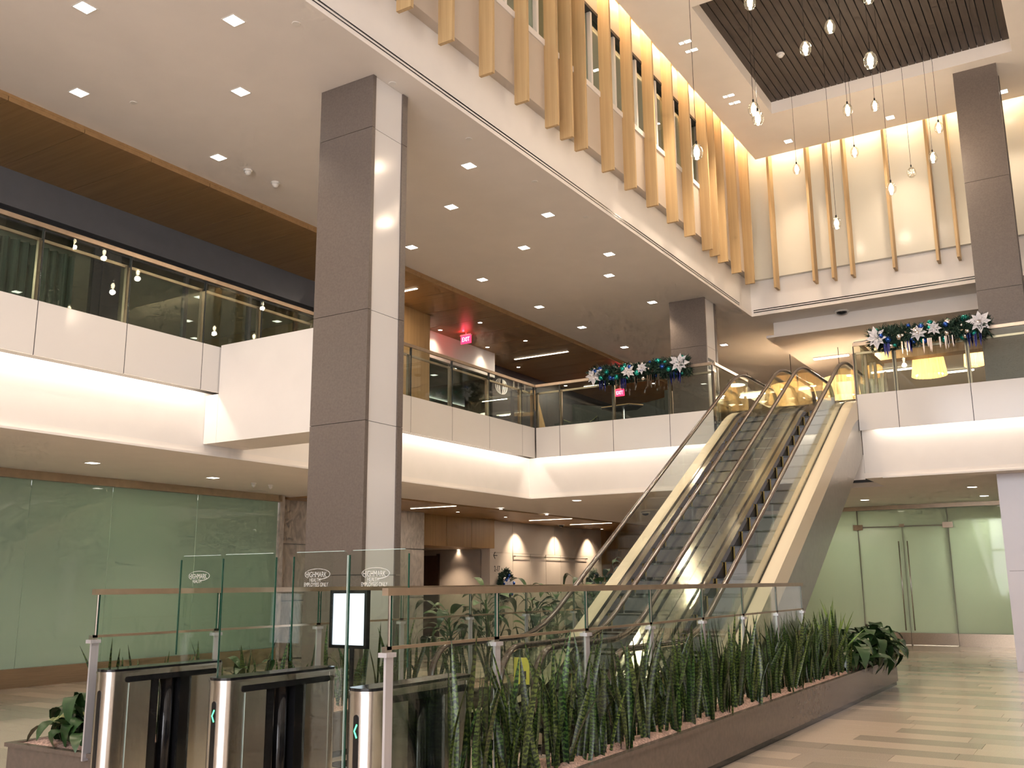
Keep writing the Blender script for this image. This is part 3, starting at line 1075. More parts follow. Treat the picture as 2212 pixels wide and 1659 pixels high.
# ---- planters
def planter(label, x0, x1, y0, y1, h=0.41):
    t = thing('planter_box', label, 'planter', ((x0 + x1) / 2, (y0 + y1) / 2, 0), 'long planter boxes')
    w = 0.05
    B(x0 + 0.02, x0 + w, y0 + w, y1 - w, 0.06, h - 0.03).build('side_panel', planter_m, t)
    B(x1 - w, x1 - 0.02, y0 + w, y1 - w, 0.06, h - 0.03).build('side_panel', planter_m, t)
    B(x0 + 0.02, x1 - 0.02, y0 + 0.02, y0 + w, 0.06, h - 0.03).build('end_panel', planter_m, t)
    B(x0 + 0.02, x1 - 0.02, y1 - w, y1 - 0.02, 0.06, h - 0.03).build('end_panel', planter_m, t)
    B(x0 + 0.04, x1 - 0.04, y0 + 0.04, y1 - 0.04, 0.0, 0.06).build('plinth', black, t)
    rim = MB().box(x0, x0 + 0.06, y0, y1, h - 0.03, h).box(x1 - 0.06, x1, y0, y1, h - 0.03, h).box(x0 + 0.06, x1 - 0.06, y0, y0 + 0.06, h - 0.03, h).box(x0 + 0.06, x1 - 0.06, y1 - 0.06, y1, h - 0.03, h)
    rim.build('rim', planter_m, t)
    # bumpy moss mulch
    rr = random.Random(3)
    nx, ny = 8, int((y1 - y0) / 0.08)
    mm = MB()
    vals = {}
    for i in range(nx + 1):
        for j in range(ny + 1):
            e = 0 if i in (0, nx) or j in (0, ny) else 1
            mm.v.append((x0 + 0.055 + (x1 - x0 - 0.11) * i / nx, y0 + 0.055 + (y1 - y0 - 0.11) * j / ny, h - 0.02 + e * rr.random() * 0.05))
    for i in range(nx):
        for j in range(ny):
            a = i * (ny + 1) + j
            mm.f.append((a, a + ny + 1, a + ny + 2, a + 1))
    mo = mm.build('moss_mulch', moss, t, True)
    mo['kind'] = 'stuff'
    return t


planter('long stone planter full of snake plants beside the open tiled floor', -3.60, -3.13, 4.55, 16.5)
planter('stone planter behind the security gates with a peace lily at its end', -7.55, -6.46, 4.62, 8.30)
planter('stone planter with leafy shrubs between the big column and the left escalator', -7.14, -6.46, 8.33, 16.5)


# ---- plants
def leaf_blade(L, W, rr, lean=0.0, cup=0.25, nseg=7, twist=0.5):
    """upright sword leaf, base at origin"""
    mb = MB()
    rs = []
    tw = rr.uniform(-twist, twist)
    ph = rr.uniform(0, 6.28)
    bx, by = lean * math.cos(ph), lean * math.sin(ph)
    for i in range(nseg + 1):
        u = i / nseg
        w = W * (0.55 + 0.75 * u - 0.2 * u * u) if u < 0.55 else W * (0.905) * (1 - ((u - 0.55) / 0.45) ** 1.7)
        w = max(w, 0.002)
        cx_, cy_ = bx * u * u * L, by * u * u * L
        a = tw * u * 2
        ca, sa = math.cos(a), math.sin(a)
        row = []
        for q, d in ((-0.5, 0), (0, -cup), (0.5, 0)):
            xx, yy = q * w, d * w
            row.append((cx_ + xx * ca - yy * sa, cy_ + xx * sa + yy * ca, u * L))
        rs.append(row)
    for r in rs:
        mb.v += r
    for i in range(nseg):
        for j in range(2):
            a = i * 3 + j
            mb.f.append((a, a + 1, a + 4, a + 3))
    return mb


rp = random.Random(21)
blades = [leaf_blade(rp.uniform(0.62, 0.98), rp.uniform(0.045, 0.075), rp, rp.uniform(0.0, 0.28)).data('leaf', snake_m, True) for _ in range(16)]
short_blades = [leaf_blade(rp.uniform(0.35, 0.6), rp.uniform(0.03, 0.05), rp, rp.uniform(0.0, 0.3)).data('leaf', snake_m, True) for _ in range(8)]


def snake_plant(x, y, z, label, group, n=6, s=1.0):
    t = thing('snake_plant', label, 'plant', (x, y, z), group)
    for k in range(n):
        o = bpy.data.objects.new('leaf', rp.choice(blades) if rp.random() < 0.85 else rp.choice(short_blades))
        COL.objects.link(o)
        o.parent = t
        a = rp.uniform(0, 2 * PI)
        r = rp.uniform(0.01, 0.06)
        o.location = (r * math.cos(a), r * math.sin(a), -0.03)
        o.rotation_euler = (rp.gauss(0, 0.10), rp.gauss(0, 0.10), rp.uniform(0, 2 * PI))
        k2 = s * rp.uniform(0.72, 1.10)
        o.scale = (s, s, k2)
    return t


GR = 'snake plants in the near planter'
ORD = ('first', 'second', 'third', 'fourth', 'fifth', 'sixth', 'seventh', 'last')
yv = 4.92
row = 0
while yv < 13.75:
    pk = min(7, int((yv - 4.4) / 1.19 + 0.5))
    lab = 'banded snake plant in the outer planter at the %s rail post from the gates' % ORD[pk]
    for xx in ((-3.26, -3.40) if row % 2 else (-3.31, -3.44)):
        snake_plant(xx + rp.uniform(-0.03, 0.03), yv + rp.uniform(-0.06, 0.06), 0.40, lab, GR + ', ' + ORD[pk] + ' post', 6, 0.92)
    yv += 0.21
    row += 1
GL = 'snake plants in the far planter'
yv = 5.3
while yv < 12.5:
    for xx in (-6.75, -7.0):
        snake_plant(xx + rp.uniform(-0.05, 0.05), yv + rp.uniform(-0.1, 0.1), 0.40, 'banded green snake plant in the planter behind the security gates', GL, 4, 0.9)
    yv += 0.38
snake_plant(-6.62, 4.85, 0.40, 'tall single snake plant next to the peace lily at the planter end', None, 4, 1.0)


def broad_leaf(L, W, rr, droop=0.9, nseg=6):
    """arching oval leaf on a stalk; base at origin, grows along +x"""
    mb = MB()
    rows = []
    st = 0.35
    for i in range(nseg + 1):
        u = i / nseg
        a = u * droop
        x = L * (st + u * (1 - st)) * math.cos(a * 0.7) * 0.95
        z = L * (0.55 * math.sin(min(1.0, st + u * 0.65) * 1.9) - 0.35 * droop * u * u)
        w = W * math.sin(PI * min(1, u * 0.93 + 0.07)) ** 0.8
        w = max(w, 0.003)
        rows.append([(x, -w / 2, z), (x, 0, z - 0.10 * w), (x, w / 2, z)])
    for r in rows:
        mb.v += r
    for i in range(nseg):
        for j in range(2):
            a = i * 3 + j
            mb.f.append((a, a + 1, a + 4, a + 3))
    p0 = Vector(rows[0][1])
    mb.tube([(0, 0, 0), (p0.x * 0.45, 0, p0.z * 0.7), tuple(p0)], 0.005, 5)
    return mb


bl_dark = [broad_leaf(rp.uniform(0.45, 0.75), rp.uniform(0.10, 0.16), rp, rp.uniform(0.6, 1.6)).data('leaf', leaf_m, True) for _ in range(8)]
bl_mid = [broad_leaf(rp.uniform(0.30, 0.5), rp.uniform(0.09, 0.14), rp, rp.uniform(0.3, 1.2)).data('leaf', leaf_mid, True) for _ in range(8)]
bl_pale = [broad_leaf(rp.uniform(0.35, 0.55), rp.uniform(0.08, 0.12), rp, rp.uniform(0.5, 1.2)).data('leaf', leaf_pale, True) for _ in range(3)]
bl_lime = [leaf_blade(rp.uniform(0.5, 0.75), 0.03, rp, rp.uniform(0.1, 0.4), 0.1).data('leaf', leaf_lime, True) for _ in range(5)]


def bushy(name, x, y, z, label, sets, n, s=1.0, tall=0.0, group=None, tilt=(-0.5, 0.35)):
    t = thing(name, label, 'plant', (x, y, z), group)
    if tall:
        MB().tube([(x, y, z - 0.02), (x + 0.02, y + 0.03, z + tall * 0.6), (x - 0.02, y, z + tall)], 0.014, 6).build('stem', leaf_mid, t)
    for k in range(n):
        o = bpy.data.objects.new('leaf', rp.choice(rp.choice(sets)))
        COL.objects.link(o)
        o.parent = t
        o.location = (rp.uniform(-0.04, 0.04), rp.uniform(-0.04, 0.04), (rp.uniform(0.25, 1.0) * tall if tall else 0.0))
        o.rotation_euler = (rp.uniform(-0.3, 0.3), rp.uniform(*tilt), rp.uniform(0, 2 * PI))
        k2 = s * rp.uniform(0.75, 1.15)
        o.scale = (k2, k2, k2)
    return t


for k, (x, y) in enumerate(((-3.36, 14.0), (-3.30, 14.6), (-3.40, 15.1), (-3.28, 15.6), (-3.36, 16.15))):
    bushy('peace_lily', x, y, 0.39, 'dark glossy broad-leaved plant spilling over the far end of the planter', (bl_dark, bl_dark, bl_dark, bl_mid, bl_pale), 70, 1.15, group='broad-leaved plants at the planter end')
bushy('spider_grass', -3.44, 13.75, 0.39, 'lime green grassy plant between the snake plants and the broad leaves', (bl_lime,), 26, 1.15, tilt=(-0.3, 0.3))
bushy('peace_lily', -6.98, 4.98, 0.39, 'peace lily with pale flowers at the planter end by the first security gate', (bl_dark, bl_dark, bl_dark, bl_pale), 75, 0.85)
for k, (x, y, h) in enumerate(((-6.85, 9.6, 0.8), (-6.98, 10.6, 1.0), (-6.85, 11.5, 0.9), (-6.98, 12.4, 1.0), (-6.85, 13.1, 1.1), (-6.98, 13.9, 1.15), (-6.85, 14.7, 1.5), (-6.95, 15.5, 1.4))):
    bushy('leafy_shrub', x, y, 0.39, 'mid green leafy shrub in the planter bed beside the left escalator', (bl_mid, bl_mid, bl_dark), 34, 0.95, h, 'leafy shrubs beside the escalator')
for k, (x, y) in enumerate(((-6.85, 5.6), (-6.9, 6.5), (-6.8, 7.6), (-6.9, 8.6))):
    bushy('rubber_plant', x, y, 0.39, 'small round-leaved plant among the snake plants behind the gates', (bl_mid, bl_dark), 12, 0.55, 0.4, 'small leafy plants behind the gates')

# ---- glass rails on the planters
def planter_rail(label, xr, pxs, topz, midz, sgn, y_end=None):
    ys_ = [at(px, py, x=xr).y for px, py in pxs]
    t = thing('planter_rail', label, 'railing', (xr, ys_[0], 0.0), 'glass rails on the planters')
    for i, yy in enumerate(ys_):
        p = MB().prism([(xr - 0.008, 0.36), (xr + 0.008, 0.36), (xr + 0.008, midz - 0.02), (xr - 0.008, midz - 0.02)], 'y', yy - 0.032, yy + 0.032)
        p.box(xr - 0.03, xr + 0.03, yy - 0.055, yy + 0.032, midz - 0.045, midz - 0.02)
        p.build('post', alu, t)
        B(xr - 0.012, xr + 0.012, yy - 0.045, yy + 0.012, midz - 0.02, midz + 0.012).build('clamp', steel, t)
        MB().tube([(xr, yy, midz), (xr, yy, topz)], 0.008, 6).build('standoff', steel, t)
    for a, e in zip(ys_[:-1], ys_[1:]):
        B(xr - 0.006, xr + 0.006, a + 0.012, e - 0.012, midz + 0.012, topz).build('glass_panel', clear, t)
        B(xr - 0.006, xr + 0.006, a + 0.034, e - 0.034, 0.50, midz).build('glass_panel', clear, t)
        for q in (a + 0.012, e - 0.016):
            B(xr - 0.007, xr + 0.007, q, q + 0.004, midz + 0.012, topz).build('glass_edge', edge_green, t)
    B(xr - 0.022, xr + 0.022, ys_[0] - 0.04, ys_[-1] + 0.03, topz, topz + 0.042).build('top_rail', bronze2, t)
    B(xr - 0.012, xr + 0.012, ys_[0] - 0.03, ys_[-1] + 0.02, midz - 0.006, midz + 0.012).build('middle_rail', bronze2, t)
    return t


planter_rail('glass rail with bronze top bar on the planter beside the tiled floor', -3.52,
             ((840, 1387), (1073, 1368), (1267, 1356), (1406, 1345), (1518, 1335), (1605, 1326), (1678, 1318), (1733, 1312)), 1.535, 1.245, -1)
planter_rail('glass rail with bronze top bar on the planter behind the security gates', -6.53,
             ((207, 1357), (470, 1350), (689, 1346), (868, 1338), (1016, 1332), (1137, 1327), (1240, 1322), (1325, 1317)), 1.535, 1.230, 1)

# ---- security gates
TW = 0.095
TH = 1.02


def turnstile(label, xc, yf, arrow, wings):
    t = thing('security_gate', label, 'turnstile', (xc, yf, 0), 'security gates')

    def stad(y0, y1, w, r0, r1, k=8):
        p = []
        if r0:
            p += [(xc - w * math.cos(PI * i / k), yf + y0 + r0 - r0 * math.sin(PI * i / k)) for i in range(k + 1)]
        else:
            p += [(xc - w, yf + y0), (xc + w, yf + y0)]
        if r1:
            p += [(xc + w * math.cos(PI * i / k), yf + y1 - r1 + r1 * math.sin(PI * i / k)) for i in range(k + 1)]
        else:
            p += [(xc + w, yf + y1), (xc - w, yf + y1)]
        return p
    smooth_by_angle(MB().prism(stad(0, 0.14, TW, 0.065, 0), 'z', 0.0, TH - 0.03).build('front_cap', steel, t))
    B(xc - TW + 0.004, xc + TW - 0.004, yf + 0.145, yf + 0.36, 0, TH - 0.08).build('side_panel', steel, t)
    B(xc - TW + 0.015, xc + TW - 0.015, yf + 0.36, yf + 0.44, 0, TH - 0.08).build('black_post', black, t)
    MB().lathe([(0.052, 0.0), (0.052, TH - 0.06)], (xc, yf + 0.575, 0), 20).build('hinge_column', black, t, True)
    B(xc - TW + 0.015, xc + TW - 0.015, yf + 0.64, yf + 0.73, 0, TH - 0.08).build('black_post', black, t)
    B(xc - TW + 0.004, xc + TW - 0.004, yf + 0.73, yf + 0.96, 0, TH - 0.08).build('side_panel', steel, t)
    smooth_by_angle(MB().prism(stad(0.962, 1.06, TW, 0, 0.06), 'z', 0.0, TH - 0.03).build('end_cap', steel, t))
    B(xc - TW + 0.002, xc + TW - 0.002, yf + 0.14, yf + 0.962, TH - 0.08, TH - 0.025).build('top_beam', steel, t)
    smooth_by_angle(MB().prism(stad(-0.004, 1.064, TW + 0.003, 0.067, 0.06), 'z', TH - 0.03, TH - 0.016).build('top_rim', steel, t))
    smooth_by_angle(MB().prism(stad(0.0, 1.06, TW - 0.002, 0.065, 0.06), 'z', TH - 0.016, TH).build('top_glass', black, t))
    for sg in (-1, 1):
        xx = xc + sg * (TW + 0.001)
        p = []
        for i in range(7):
            a = PI / 2 + PI * i / 6
            p.append((yf + 0.155 + 0.02 * math.cos(a), TH - 0.075 + 0.02 * math.sin(a)))
        for i in range(7):
            a = -PI / 2 + PI * i / 6
            p.append((yf + 0.945 + 0.02 * math.cos(a), TH - 0.075 + 0.02 * math.sin(a)))
        MB().prism(p, 'x', xx - 0.003, xx + 0.003).build('sensor_slot', black, t)
        B(min(xx, xx - sg * 0.003), max(xx, xx - sg * 0.003), yf + 0.168, yf + 0.174, 0, TH - 0.10).build('trim_line', edge_white, t)
    # black status slot on the rounded front, slightly left of centre, with the arrow
    ang = 0.25
    fx, fy = 0.002, 0.0
    sl2 = MB()
    k = 6
    pts = [(-0.018, 0.10), (0.018, 0.10)] + [(0.018 * math.cos(PI * i / k), 0.86 + 0.018 * math.sin(PI * i / k)) for i in range(k + 1)]
    sl2.prism([(xc + fx + p[0], p[1]) for p in pts], 'y', yf + fy - 0.002, yf + fy + 0.02)
    st = sl2.build('status_slot', black, t)
    if arrow:
        ar = MB()
        zc = 0.79
        for sgn in (1, -1):
            ar.prism([(xc + fx - 0.013, zc), (xc + fx - 0.005, zc), (xc + fx + 0.013, zc + sgn * 0.034), (xc + fx + 0.005, zc + sgn * 0.038)], 'y', yf + fy - 0.005, yf + fy - 0.002)
        ar.build('green_arrow', green_m, st)
    # glass wings
    yg = yf + 0.575
    for (x0, x1, deco) in wings:
        rr_ = 0.03
        zt, zb = 1.82, 0.95
        hinge = x0 if abs(x0 - xc) < abs(x1 - xc) else x1
        free = x1 if hinge == x0 else x0
        sg = 1 if free > hinge else -1
        poly = [(hinge, 1.09), (hinge + sg * 0.0, zt - rr_), (hinge + sg * 0.009, zt - 0.009), (hinge + sg * rr_, zt), (free - sg * rr_, zt), (free - sg * 0.009, zt - 0.009),
                (free, zt - rr_), (free, 0.12), (hinge + sg * 0.06, 0.12), (hinge + sg * 0.06, 1.07), (hinge + sg * 0.04, 1.09)]
        wg = MB().prism(poly, 'y', yg - 0.005, yg + 0.005).build('glass_wing', clear, t)
        for q, mt in ((free, edge_white if sg > 0 else edge_green), (hinge, edge_green)):
            zb_ = 0.12 if q == free else 1.09
            B(q - 0.0025, q + 0.0025, yg - 0.006, yg + 0.006, zb_, zt - rr_).build('wing_edge', mt, wg)
        B(min(hinge, free) + rr_, max(hinge, free) - rr_, yg - 0.0055, yg + 0.0055, zt - 0.003, zt + 0.001).build('wing_edge', edge_white, wg)
        if deco:
            cxm = (x0 + x1) / 2 - 0.02
            yy = yg - 0.0065
            el = MB()
            N = 40
            for i in range(N):
                if 25 <= i <= 30:
                    continue
                for_a = [2 * PI * (i + d) / N for d in (0, 1)]
                q = []
                for a in for_a:
                    th = 0.004 + 0.003 * max(0, math.cos(a + 0.6))
                    q.append(((cxm + (0.118) * math.cos(a), yy, 1.668 + 0.038 * math.sin(a)), (cxm + (0.118 - th) * math.cos(a), yy, 1.668 + (0.038 - th) * math.sin(a))))
                el.quad(q[0][0], q[1][0], q[1][1], q[0][1])
            el.build('etched_oval', etch, wg)
            text_mesh('HIGHMARK', 0.052, 'etched_lettering', etch, wg, plane_M((cxm - 0.012, yy, 1.664), (1, 0, 0), (0, 0, 1)), 0.0005, sx=0.72)
            text_mesh('HEALTH', 0.036, 'etched_lettering', etch, wg, plane_M((cxm - 0.02, yy, 1.628), (1, 0, 0), (0, 0, 1)), 0.0005, sx=0.75)
            if deco > 1:
                text_mesh('EMPLOYEES ONLY', 0.038, 'etched_lettering', etch, wg, plane_M((cxm - 0.01, yy, 1.597), (1, 0, 0), (0, 0, 1)), 0.0005, sx=0.72)
    return t


tx1, tx2, tx3 = -6.205, -4.975, -3.755
turnstile('security gate next to the planter end, its status slot unlit', tx1, 4.46, False, [(tx1 + 0.085, -5.655, 1)])
turnstile('middle security gate with a green arrow and glass wings on both sides', tx2, 4.41, True, [(tx2 - 0.085, -5.600, 0), (tx2 + 0.085, -4.395, 2)])
turnstile('security gate with a green arrow beside the snake plants', tx3, 4.36, True, [(tx3 - 0.085, -4.335, 2)])

# ---- monitor on a pole behind the gates
t = thing('display_stand', 'black framed portrait display with a blank white screen on a pole', 'display', (-6.13, 7.0, 0))
x0, x1, z0, z1 = -6.355, -5.905, 1.02, 1.545
fr = MB().box(x0, x0 + 0.03, 6.97, 7.02, z0, z1).box(x1 - 0.03, x1, 6.97, 7.02, z0, z1).box(x0 + 0.03, x1 - 0.03, 6.97, 7.02, z0, z0 + 0.03).box(x0 + 0.03, x1 - 0.03, 6.97, 7.02, z1 - 0.03, z1)
fr.build('bezel', black, t)
B(x0 + 0.03, x1 - 0.03, 6.985, 7.02, z0 + 0.03, z1 - 0.03).build('screen', screen_m, t)
MB().tube([(-6.13, 7.04, 0.02), (-6.13, 7.04, 1.3)], 0.022, 10).build('pole', black, t)
MB().lathe([(0.17, 0.0), (0.17, 0.012), (0.03, 0.03)], (-6.13, 7.04, 0), 20).build('base', black, t)
# ---- recessed downlights, each with its own lamp
DLP = {}


def downlight(p, label, group, size=0.16, energy=60, color=WARM, rnd=False, cone=110, twin=False, ang=0.0, name='recessed_downlight'):
    t = thing(name, label, 'ceiling light', p, group)
    key = (size, rnd, twin)
    if key not in DLP:
        h = size / 2
        if rnd:
            rim = MB().lathe([(h * 1.25, -0.004), (h * 1.25, 0.0), (h, 0.0), (h, -0.004)], (0, 0, 0), 14, close=True)
            ln = MB().lathe([(h, -0.003), (h, -0.001)], (0, 0, 0), 14)
        elif twin:
            rim = MB()
            ln = MB().box(-h * 1.6, -h * 0.5, -h * 0.5, h * 0.5, -0.004, -0.001).box(-h * 0.1, h * 1.6, -h * 0.6, h * 0.6, -0.004, -0.001)
            rim.box(-h * 1.9, h * 1.9, -h, h, -0.002, 0.0)
        else:
            rim = MB()
            w = 0.012
            rim.box(-h - w, -h, -h - w, h + w, -0.005, 0).box(h, h + w, -h - w, h + w, -0.005, 0).box(-h, h, -h - w, -h, -0.005, 0).box(-h, h, h, h + w, -0.005, 0)
            ln = MB().box(-h, h, -h, h, -0.003, -0.001)
        DLP[key] = (rim.data('rim', reveal), ln.data('lens', lens_m))
    for nm, me in zip(('rim', 'lens'), DLP[key]):
        o = bpy.data.objects.new(nm, me)
        COL.objects.link(o)
        o.parent = t
    t.rotation_euler = (0, 0, ang)
    if energy:
        d = bpy.data.lights.new('downlight_lamp', 'SPOT')
        d.energy, d.color, d.spot_size, d.spot_blend, d.shadow_soft_size = energy, color, math.radians(cone), 0.7, 0.08
        o = bpy.data.objects.new('downlight_lamp', d)
        COL.objects.link(o)
        o.parent = t
        o.location = (0, 0, -0.03)
    return t


E_SOF, E_UP, E_LOW = 95, 210, 60
for px in ((183, 16), (505, 44), (171, 200), (520, 198), (472, 340), (1013, 358), (975, 447), (1184, 464), (889, 534), (1132, 535), (1316, 549), (1042, 604), (1165, 663),
           (1316, 595), (1257, 707), (1409, 653), (1349, 750), (1564, 745)):
    P_ = at(*px, z=Z3)
    r_ = 'row next to the wooden ceiling' if P_.x < -10.2 else ('middle row' if P_.x < -8.6 else 'row next to the atrium opening')
    downlight(P_, 'square recessed downlight in the white soffit, in the ' + r_, 'soffit downlights, ' + r_, 0.17, E_SOF)
for x, y in ((-10, -3), (-8, -3), (-10, 1), (-8, 1), (-10, 4.2)):
    downlight((x, y, Z3), 'square recessed downlight in the white soffit nearest the street front', 'soffit downlights near the street', 0.17, E_SOF)
for px in ((1480, 91), (1494, 109), (1574, 207), (1587, 222)):
    downlight(at(*px, z=Z4), 'paired twin-lamp downlight in the atrium ceiling beside the dark recess', 'twin atrium downlights', 0.14, E_UP, twin=True, cone=80)
for px in ((1703, 305), (1923, 254), (2167, 198)):
    downlight(at(*px, z=Z4), 'single downlight in the atrium ceiling between the recess and the back wall', 'single atrium downlights', 0.16, E_UP * 0.7, cone=80)
for x, y in ((-3, 11.5), (2, 12), (-3, 7.0), (2, 7), (-3, 2.5), (2.5, 2.5), (-3, -2), (2.5, -2), (4, 16)):  # out-of-view lamps, added for frontal fill instead of a flash
    downlight((x, y, Z4), 'added unseen downlight in the front part of the atrium ceiling', 'added front atrium downlights', 0.16, E_UP * 1.25, cone=85)
for px in ((200, 1000), (460, 1032)):
    downlight(at(*px, z=3.5), 'square downlight in the low white ceiling before the green shop front', 'shop front downlights', 0.17, E_LOW)
for px in ((1246, 1081),):
    downlight(at(*px, z=3.5), 'square downlight in the low white ceiling under the inner balcony corner', None, 0.17, E_LOW)
for px in ((2100, 1052), (2126, 1071), (1868, 1080)):
    downlight(at(*px, z=3.5), 'square downlight in the low ceiling before the glass doors', 'door downlights', 0.17, E_LOW)
for px in ((989, 1106), (1092, 1117), (1082, 1100), (1181, 1112), (1300, 1143)):
    downlight(at(*px, z=3.47), 'small round downlight in the low wooden ceiling', 'low wooden ceiling spots', 0.09, 18, WARM, True)
downlight(at(990, 1187, z=2.62), 'small round downlight under the wooden bulkhead of the lift lobby', None, 0.09, 14, WARM, True)
for px in ((951, 713), (1037, 697), (1053, 750), (1135, 736), (1412, 828)):
    downlight(at(*px, z=7.70), 'small round downlight in the wooden upper ceiling', 'wooden upper ceiling spots', 0.10, 25, WARM, True)
downlight((-14.1, 23.1, 7.70), 'small round downlight over the wall emblem', None, 0.10, 60, SOFT, True, cone=120)
downlight((-14.25, 26.2, 7.70), 'small round downlight over the dark wall past the emblem', None, 0.10, 22, SOFT, True, cone=50)


# ---- linear lamps
def linear(p0, p1, label, group, w=0.05, energy=25, z_off=0.012):
    c = (Vector(p0) + Vector(p1)) / 2
    t = thing('linear_light', label, 'ceiling light', tuple(c), group)
    L = abs(p1[0] - p0[0]) / 2
    B(c.x - L - 0.01, c.x + L + 0.01, c.y - w / 2 - 0.008, c.y + w / 2 + 0.008, c.z - z_off * 0.5, c.z).build('housing', reveal, t)
    B(c.x - L, c.x + L, c.y - w / 2, c.y + w / 2, c.z - z_off, c.z - z_off * 0.5).build('diffuser', line_m, t)
    lamp('AREA', 'linear_lamp', (c.x, c.y, c.z - z_off - 0.01), energy, SOFT, t, shape='RECTANGLE', size=2 * L, size_y=w)
    return t


for a, c in (((845, 634), (904, 624)), ((1112, 776), (1232, 761)), ((1262, 835), (1322, 827))):
    p, q = at(*a, z=7.70), at(*c, z=7.70)
    linear(p, (q.x, p.y, p.z), 'slim linear lamp let into the wooden upper ceiling', 'upper wooden ceiling lines', 0.06, 30)
for a, c in (((850, 1076), (886, 1073)), ((888, 1098), (1016, 1090)), ((1144, 1124), (1257, 1118)), ((1232, 1133), (1327, 1129))):
    p, q = at(*a, z=3.47), at(*c, z=3.47)
    if p.x > -13.7:
        continue
    linear(p, (min(q.x, -13.7), p.y, p.z), 'slim linear lamp let into the low wooden ceiling', 'low wooden ceiling lines', 0.05, 12)
for a, c in (((1758, 773), (1838, 768)), ((1883, 802), (1975, 796)), ((2033, 803), (2106, 799)), ((1845, 740), (1875, 737))):
    p, q = at(*a, z=7.395), at(*c, z=7.395)
    linear(p, (q.x, p.y, p.z), 'bright tube lamp under the dropped ceiling tray', 'tube lamps under the tray', 0.10, 45, 0.06)
# three drum shades and small pendants in the upper lobby
def drum(x, y, z, r, h, label):
    t = thing('drum_pendant', label, 'pendant lamp', (x, y, z), 'ribbed drum pendants')
    N = 56
    mb = MB()
    rs = []
    for (k, zz, rr_) in ((0, z, r), (1, z + h, r * 0.86)):
        rs.append([(x + (rr_ + (0.02 if j % 2 else 0)) * math.cos(2 * PI * j / N), y + (rr_ + (0.02 if j % 2 else 0)) * math.sin(2 * PI * j / N), zz) for j in range(N)])
    mb.rings(rs, cap=False)
    mb.build('shade', shade_m, t)
    MB().ball((x, y, z + h * 0.4), 0.07).build('bulb', fil_m, t, True)
    MB().tube([(x, y, z + h * 0.45), (x, y, 7.40 if y < 31.5 and x > -6.7 else Z3)], 0.008, 5).build('cord', black, t)
    lamp('POINT', 'drum_lamp', (x, y, z + h * 0.35), 60, WARMER, t, shadow_soft_size=0.1)
    return t


p = at(2008, 812, y=25.5)
drum(p.x, 25.5, p.z, 0.40, 0.45, 'ribbed drum pendant seen through the right balcony glass')
p = at(1713, 868, y=25.5)
drum(p.x, 25.5, p.z, 0.62, 0.45, 'large ribbed drum pendant hanging above the escalator heads')
p = at(1818, 858, y=24.5)
drum(p.x, 24.5, p.z, 0.45, 0.5, 'ribbed drum pendant beside the right escalator head')
p = at(2105, 790, y=26.5)
drum(p.x, 26.5, p.z, 0.22, 0.55, 'narrow wooden drum pendant near the tall right column')


def cone_pendant(x, y, z, label):
    t = thing('cone_pendant', label, 'pendant lamp', (x, y, z), 'white cone pendants')
    MB().lathe([(0.30, 0.0), (0.31, 0.03), (0.10, 0.20), (0.03, 0.30)], (x, y, z), 24).build('shade', white, t, True)
    MB().lathe([(0.27, -0.004), (0.27, 0.0)], (x, y, z), 24).build('diffuser', line_m, t)
    MB().tube([(x, y, z + 0.3), (x, y, Z3)], 0.006, 5).build('cord', black, t)
    return t


for px, lab in (((1617, 857), 'white cone pendant in the upper lobby between the escalator handrails'), ((1590, 832), 'white cone pendant in the upper lobby behind the left handrail')):
    p = at(*px, y=28)
    cone_pendant(p.x, 28, p.z, lab)
lamp('AREA', 'lobby_glow', (-6, 30, 7.3), 120, WARMER, shape='RECTANGLE', size=6, size_y=3)

# ---- blown-glass pendants in the atrium
PEN = [(1505, 328, 27), (1880, 130, 29), (1740, 104, 25), (1793, 57, 24), (1620, 5, 26), (1876, -8, 26), (1628, 235, 24), (1637, 255, 25), (1831, 237, 21), (1890, 228, 19), (2028, 275, 19),
       (2015, 340, 19), (1969, 372, 17), (1925, 407, 21), (1846, 328, 15.5), (1721, 365, 16), (1807, 482, 20)]
PLAB = {(1969, 372): 'unlit blown-glass pendant on a thin cord', (1505, 328): 'lit glass pendant hanging close in front of the fins of the left wall',
        (1807, 482): 'lowest lit glass pendant hanging before the back wall fins', (1721, 365): 'lit glass pendant before the first two fins of the back wall'}
pro = [(0.006, 0.115), (0.022, 0.110), (0.045, 0.092), (0.068, 0.06), (0.080, 0.02), (0.083, -0.02), (0.074, -0.065), (0.052, -0.098), (0.025, -0.112), (0.002, -0.115)]
bulb_me = MB().lathe(pro, (0, 0, 0), 18).data('glass_bulb', bulb_glass, True)
fil_me = MB().lathe([(0.003, 0.07), (0.026, 0.05), (0.040, 0.02), (0.034, -0.02), (0.018, -0.06), (0.002, -0.07)], (0, 0, 0), 10).data('filament', fil_m, True)
fil_off = MB().lathe([(0.003, 0.07), (0.014, 0.05), (0.020, 0.02), (0.002, -0.02)], (0, 0, 0), 10).data('filament', reveal, True)
cap_me = MB().lathe([(0.012, 0.108), (0.014, 0.112), (0.014, 0.15), (0.004, 0.16)], (0, 0, 0), 10).data('cap', black)
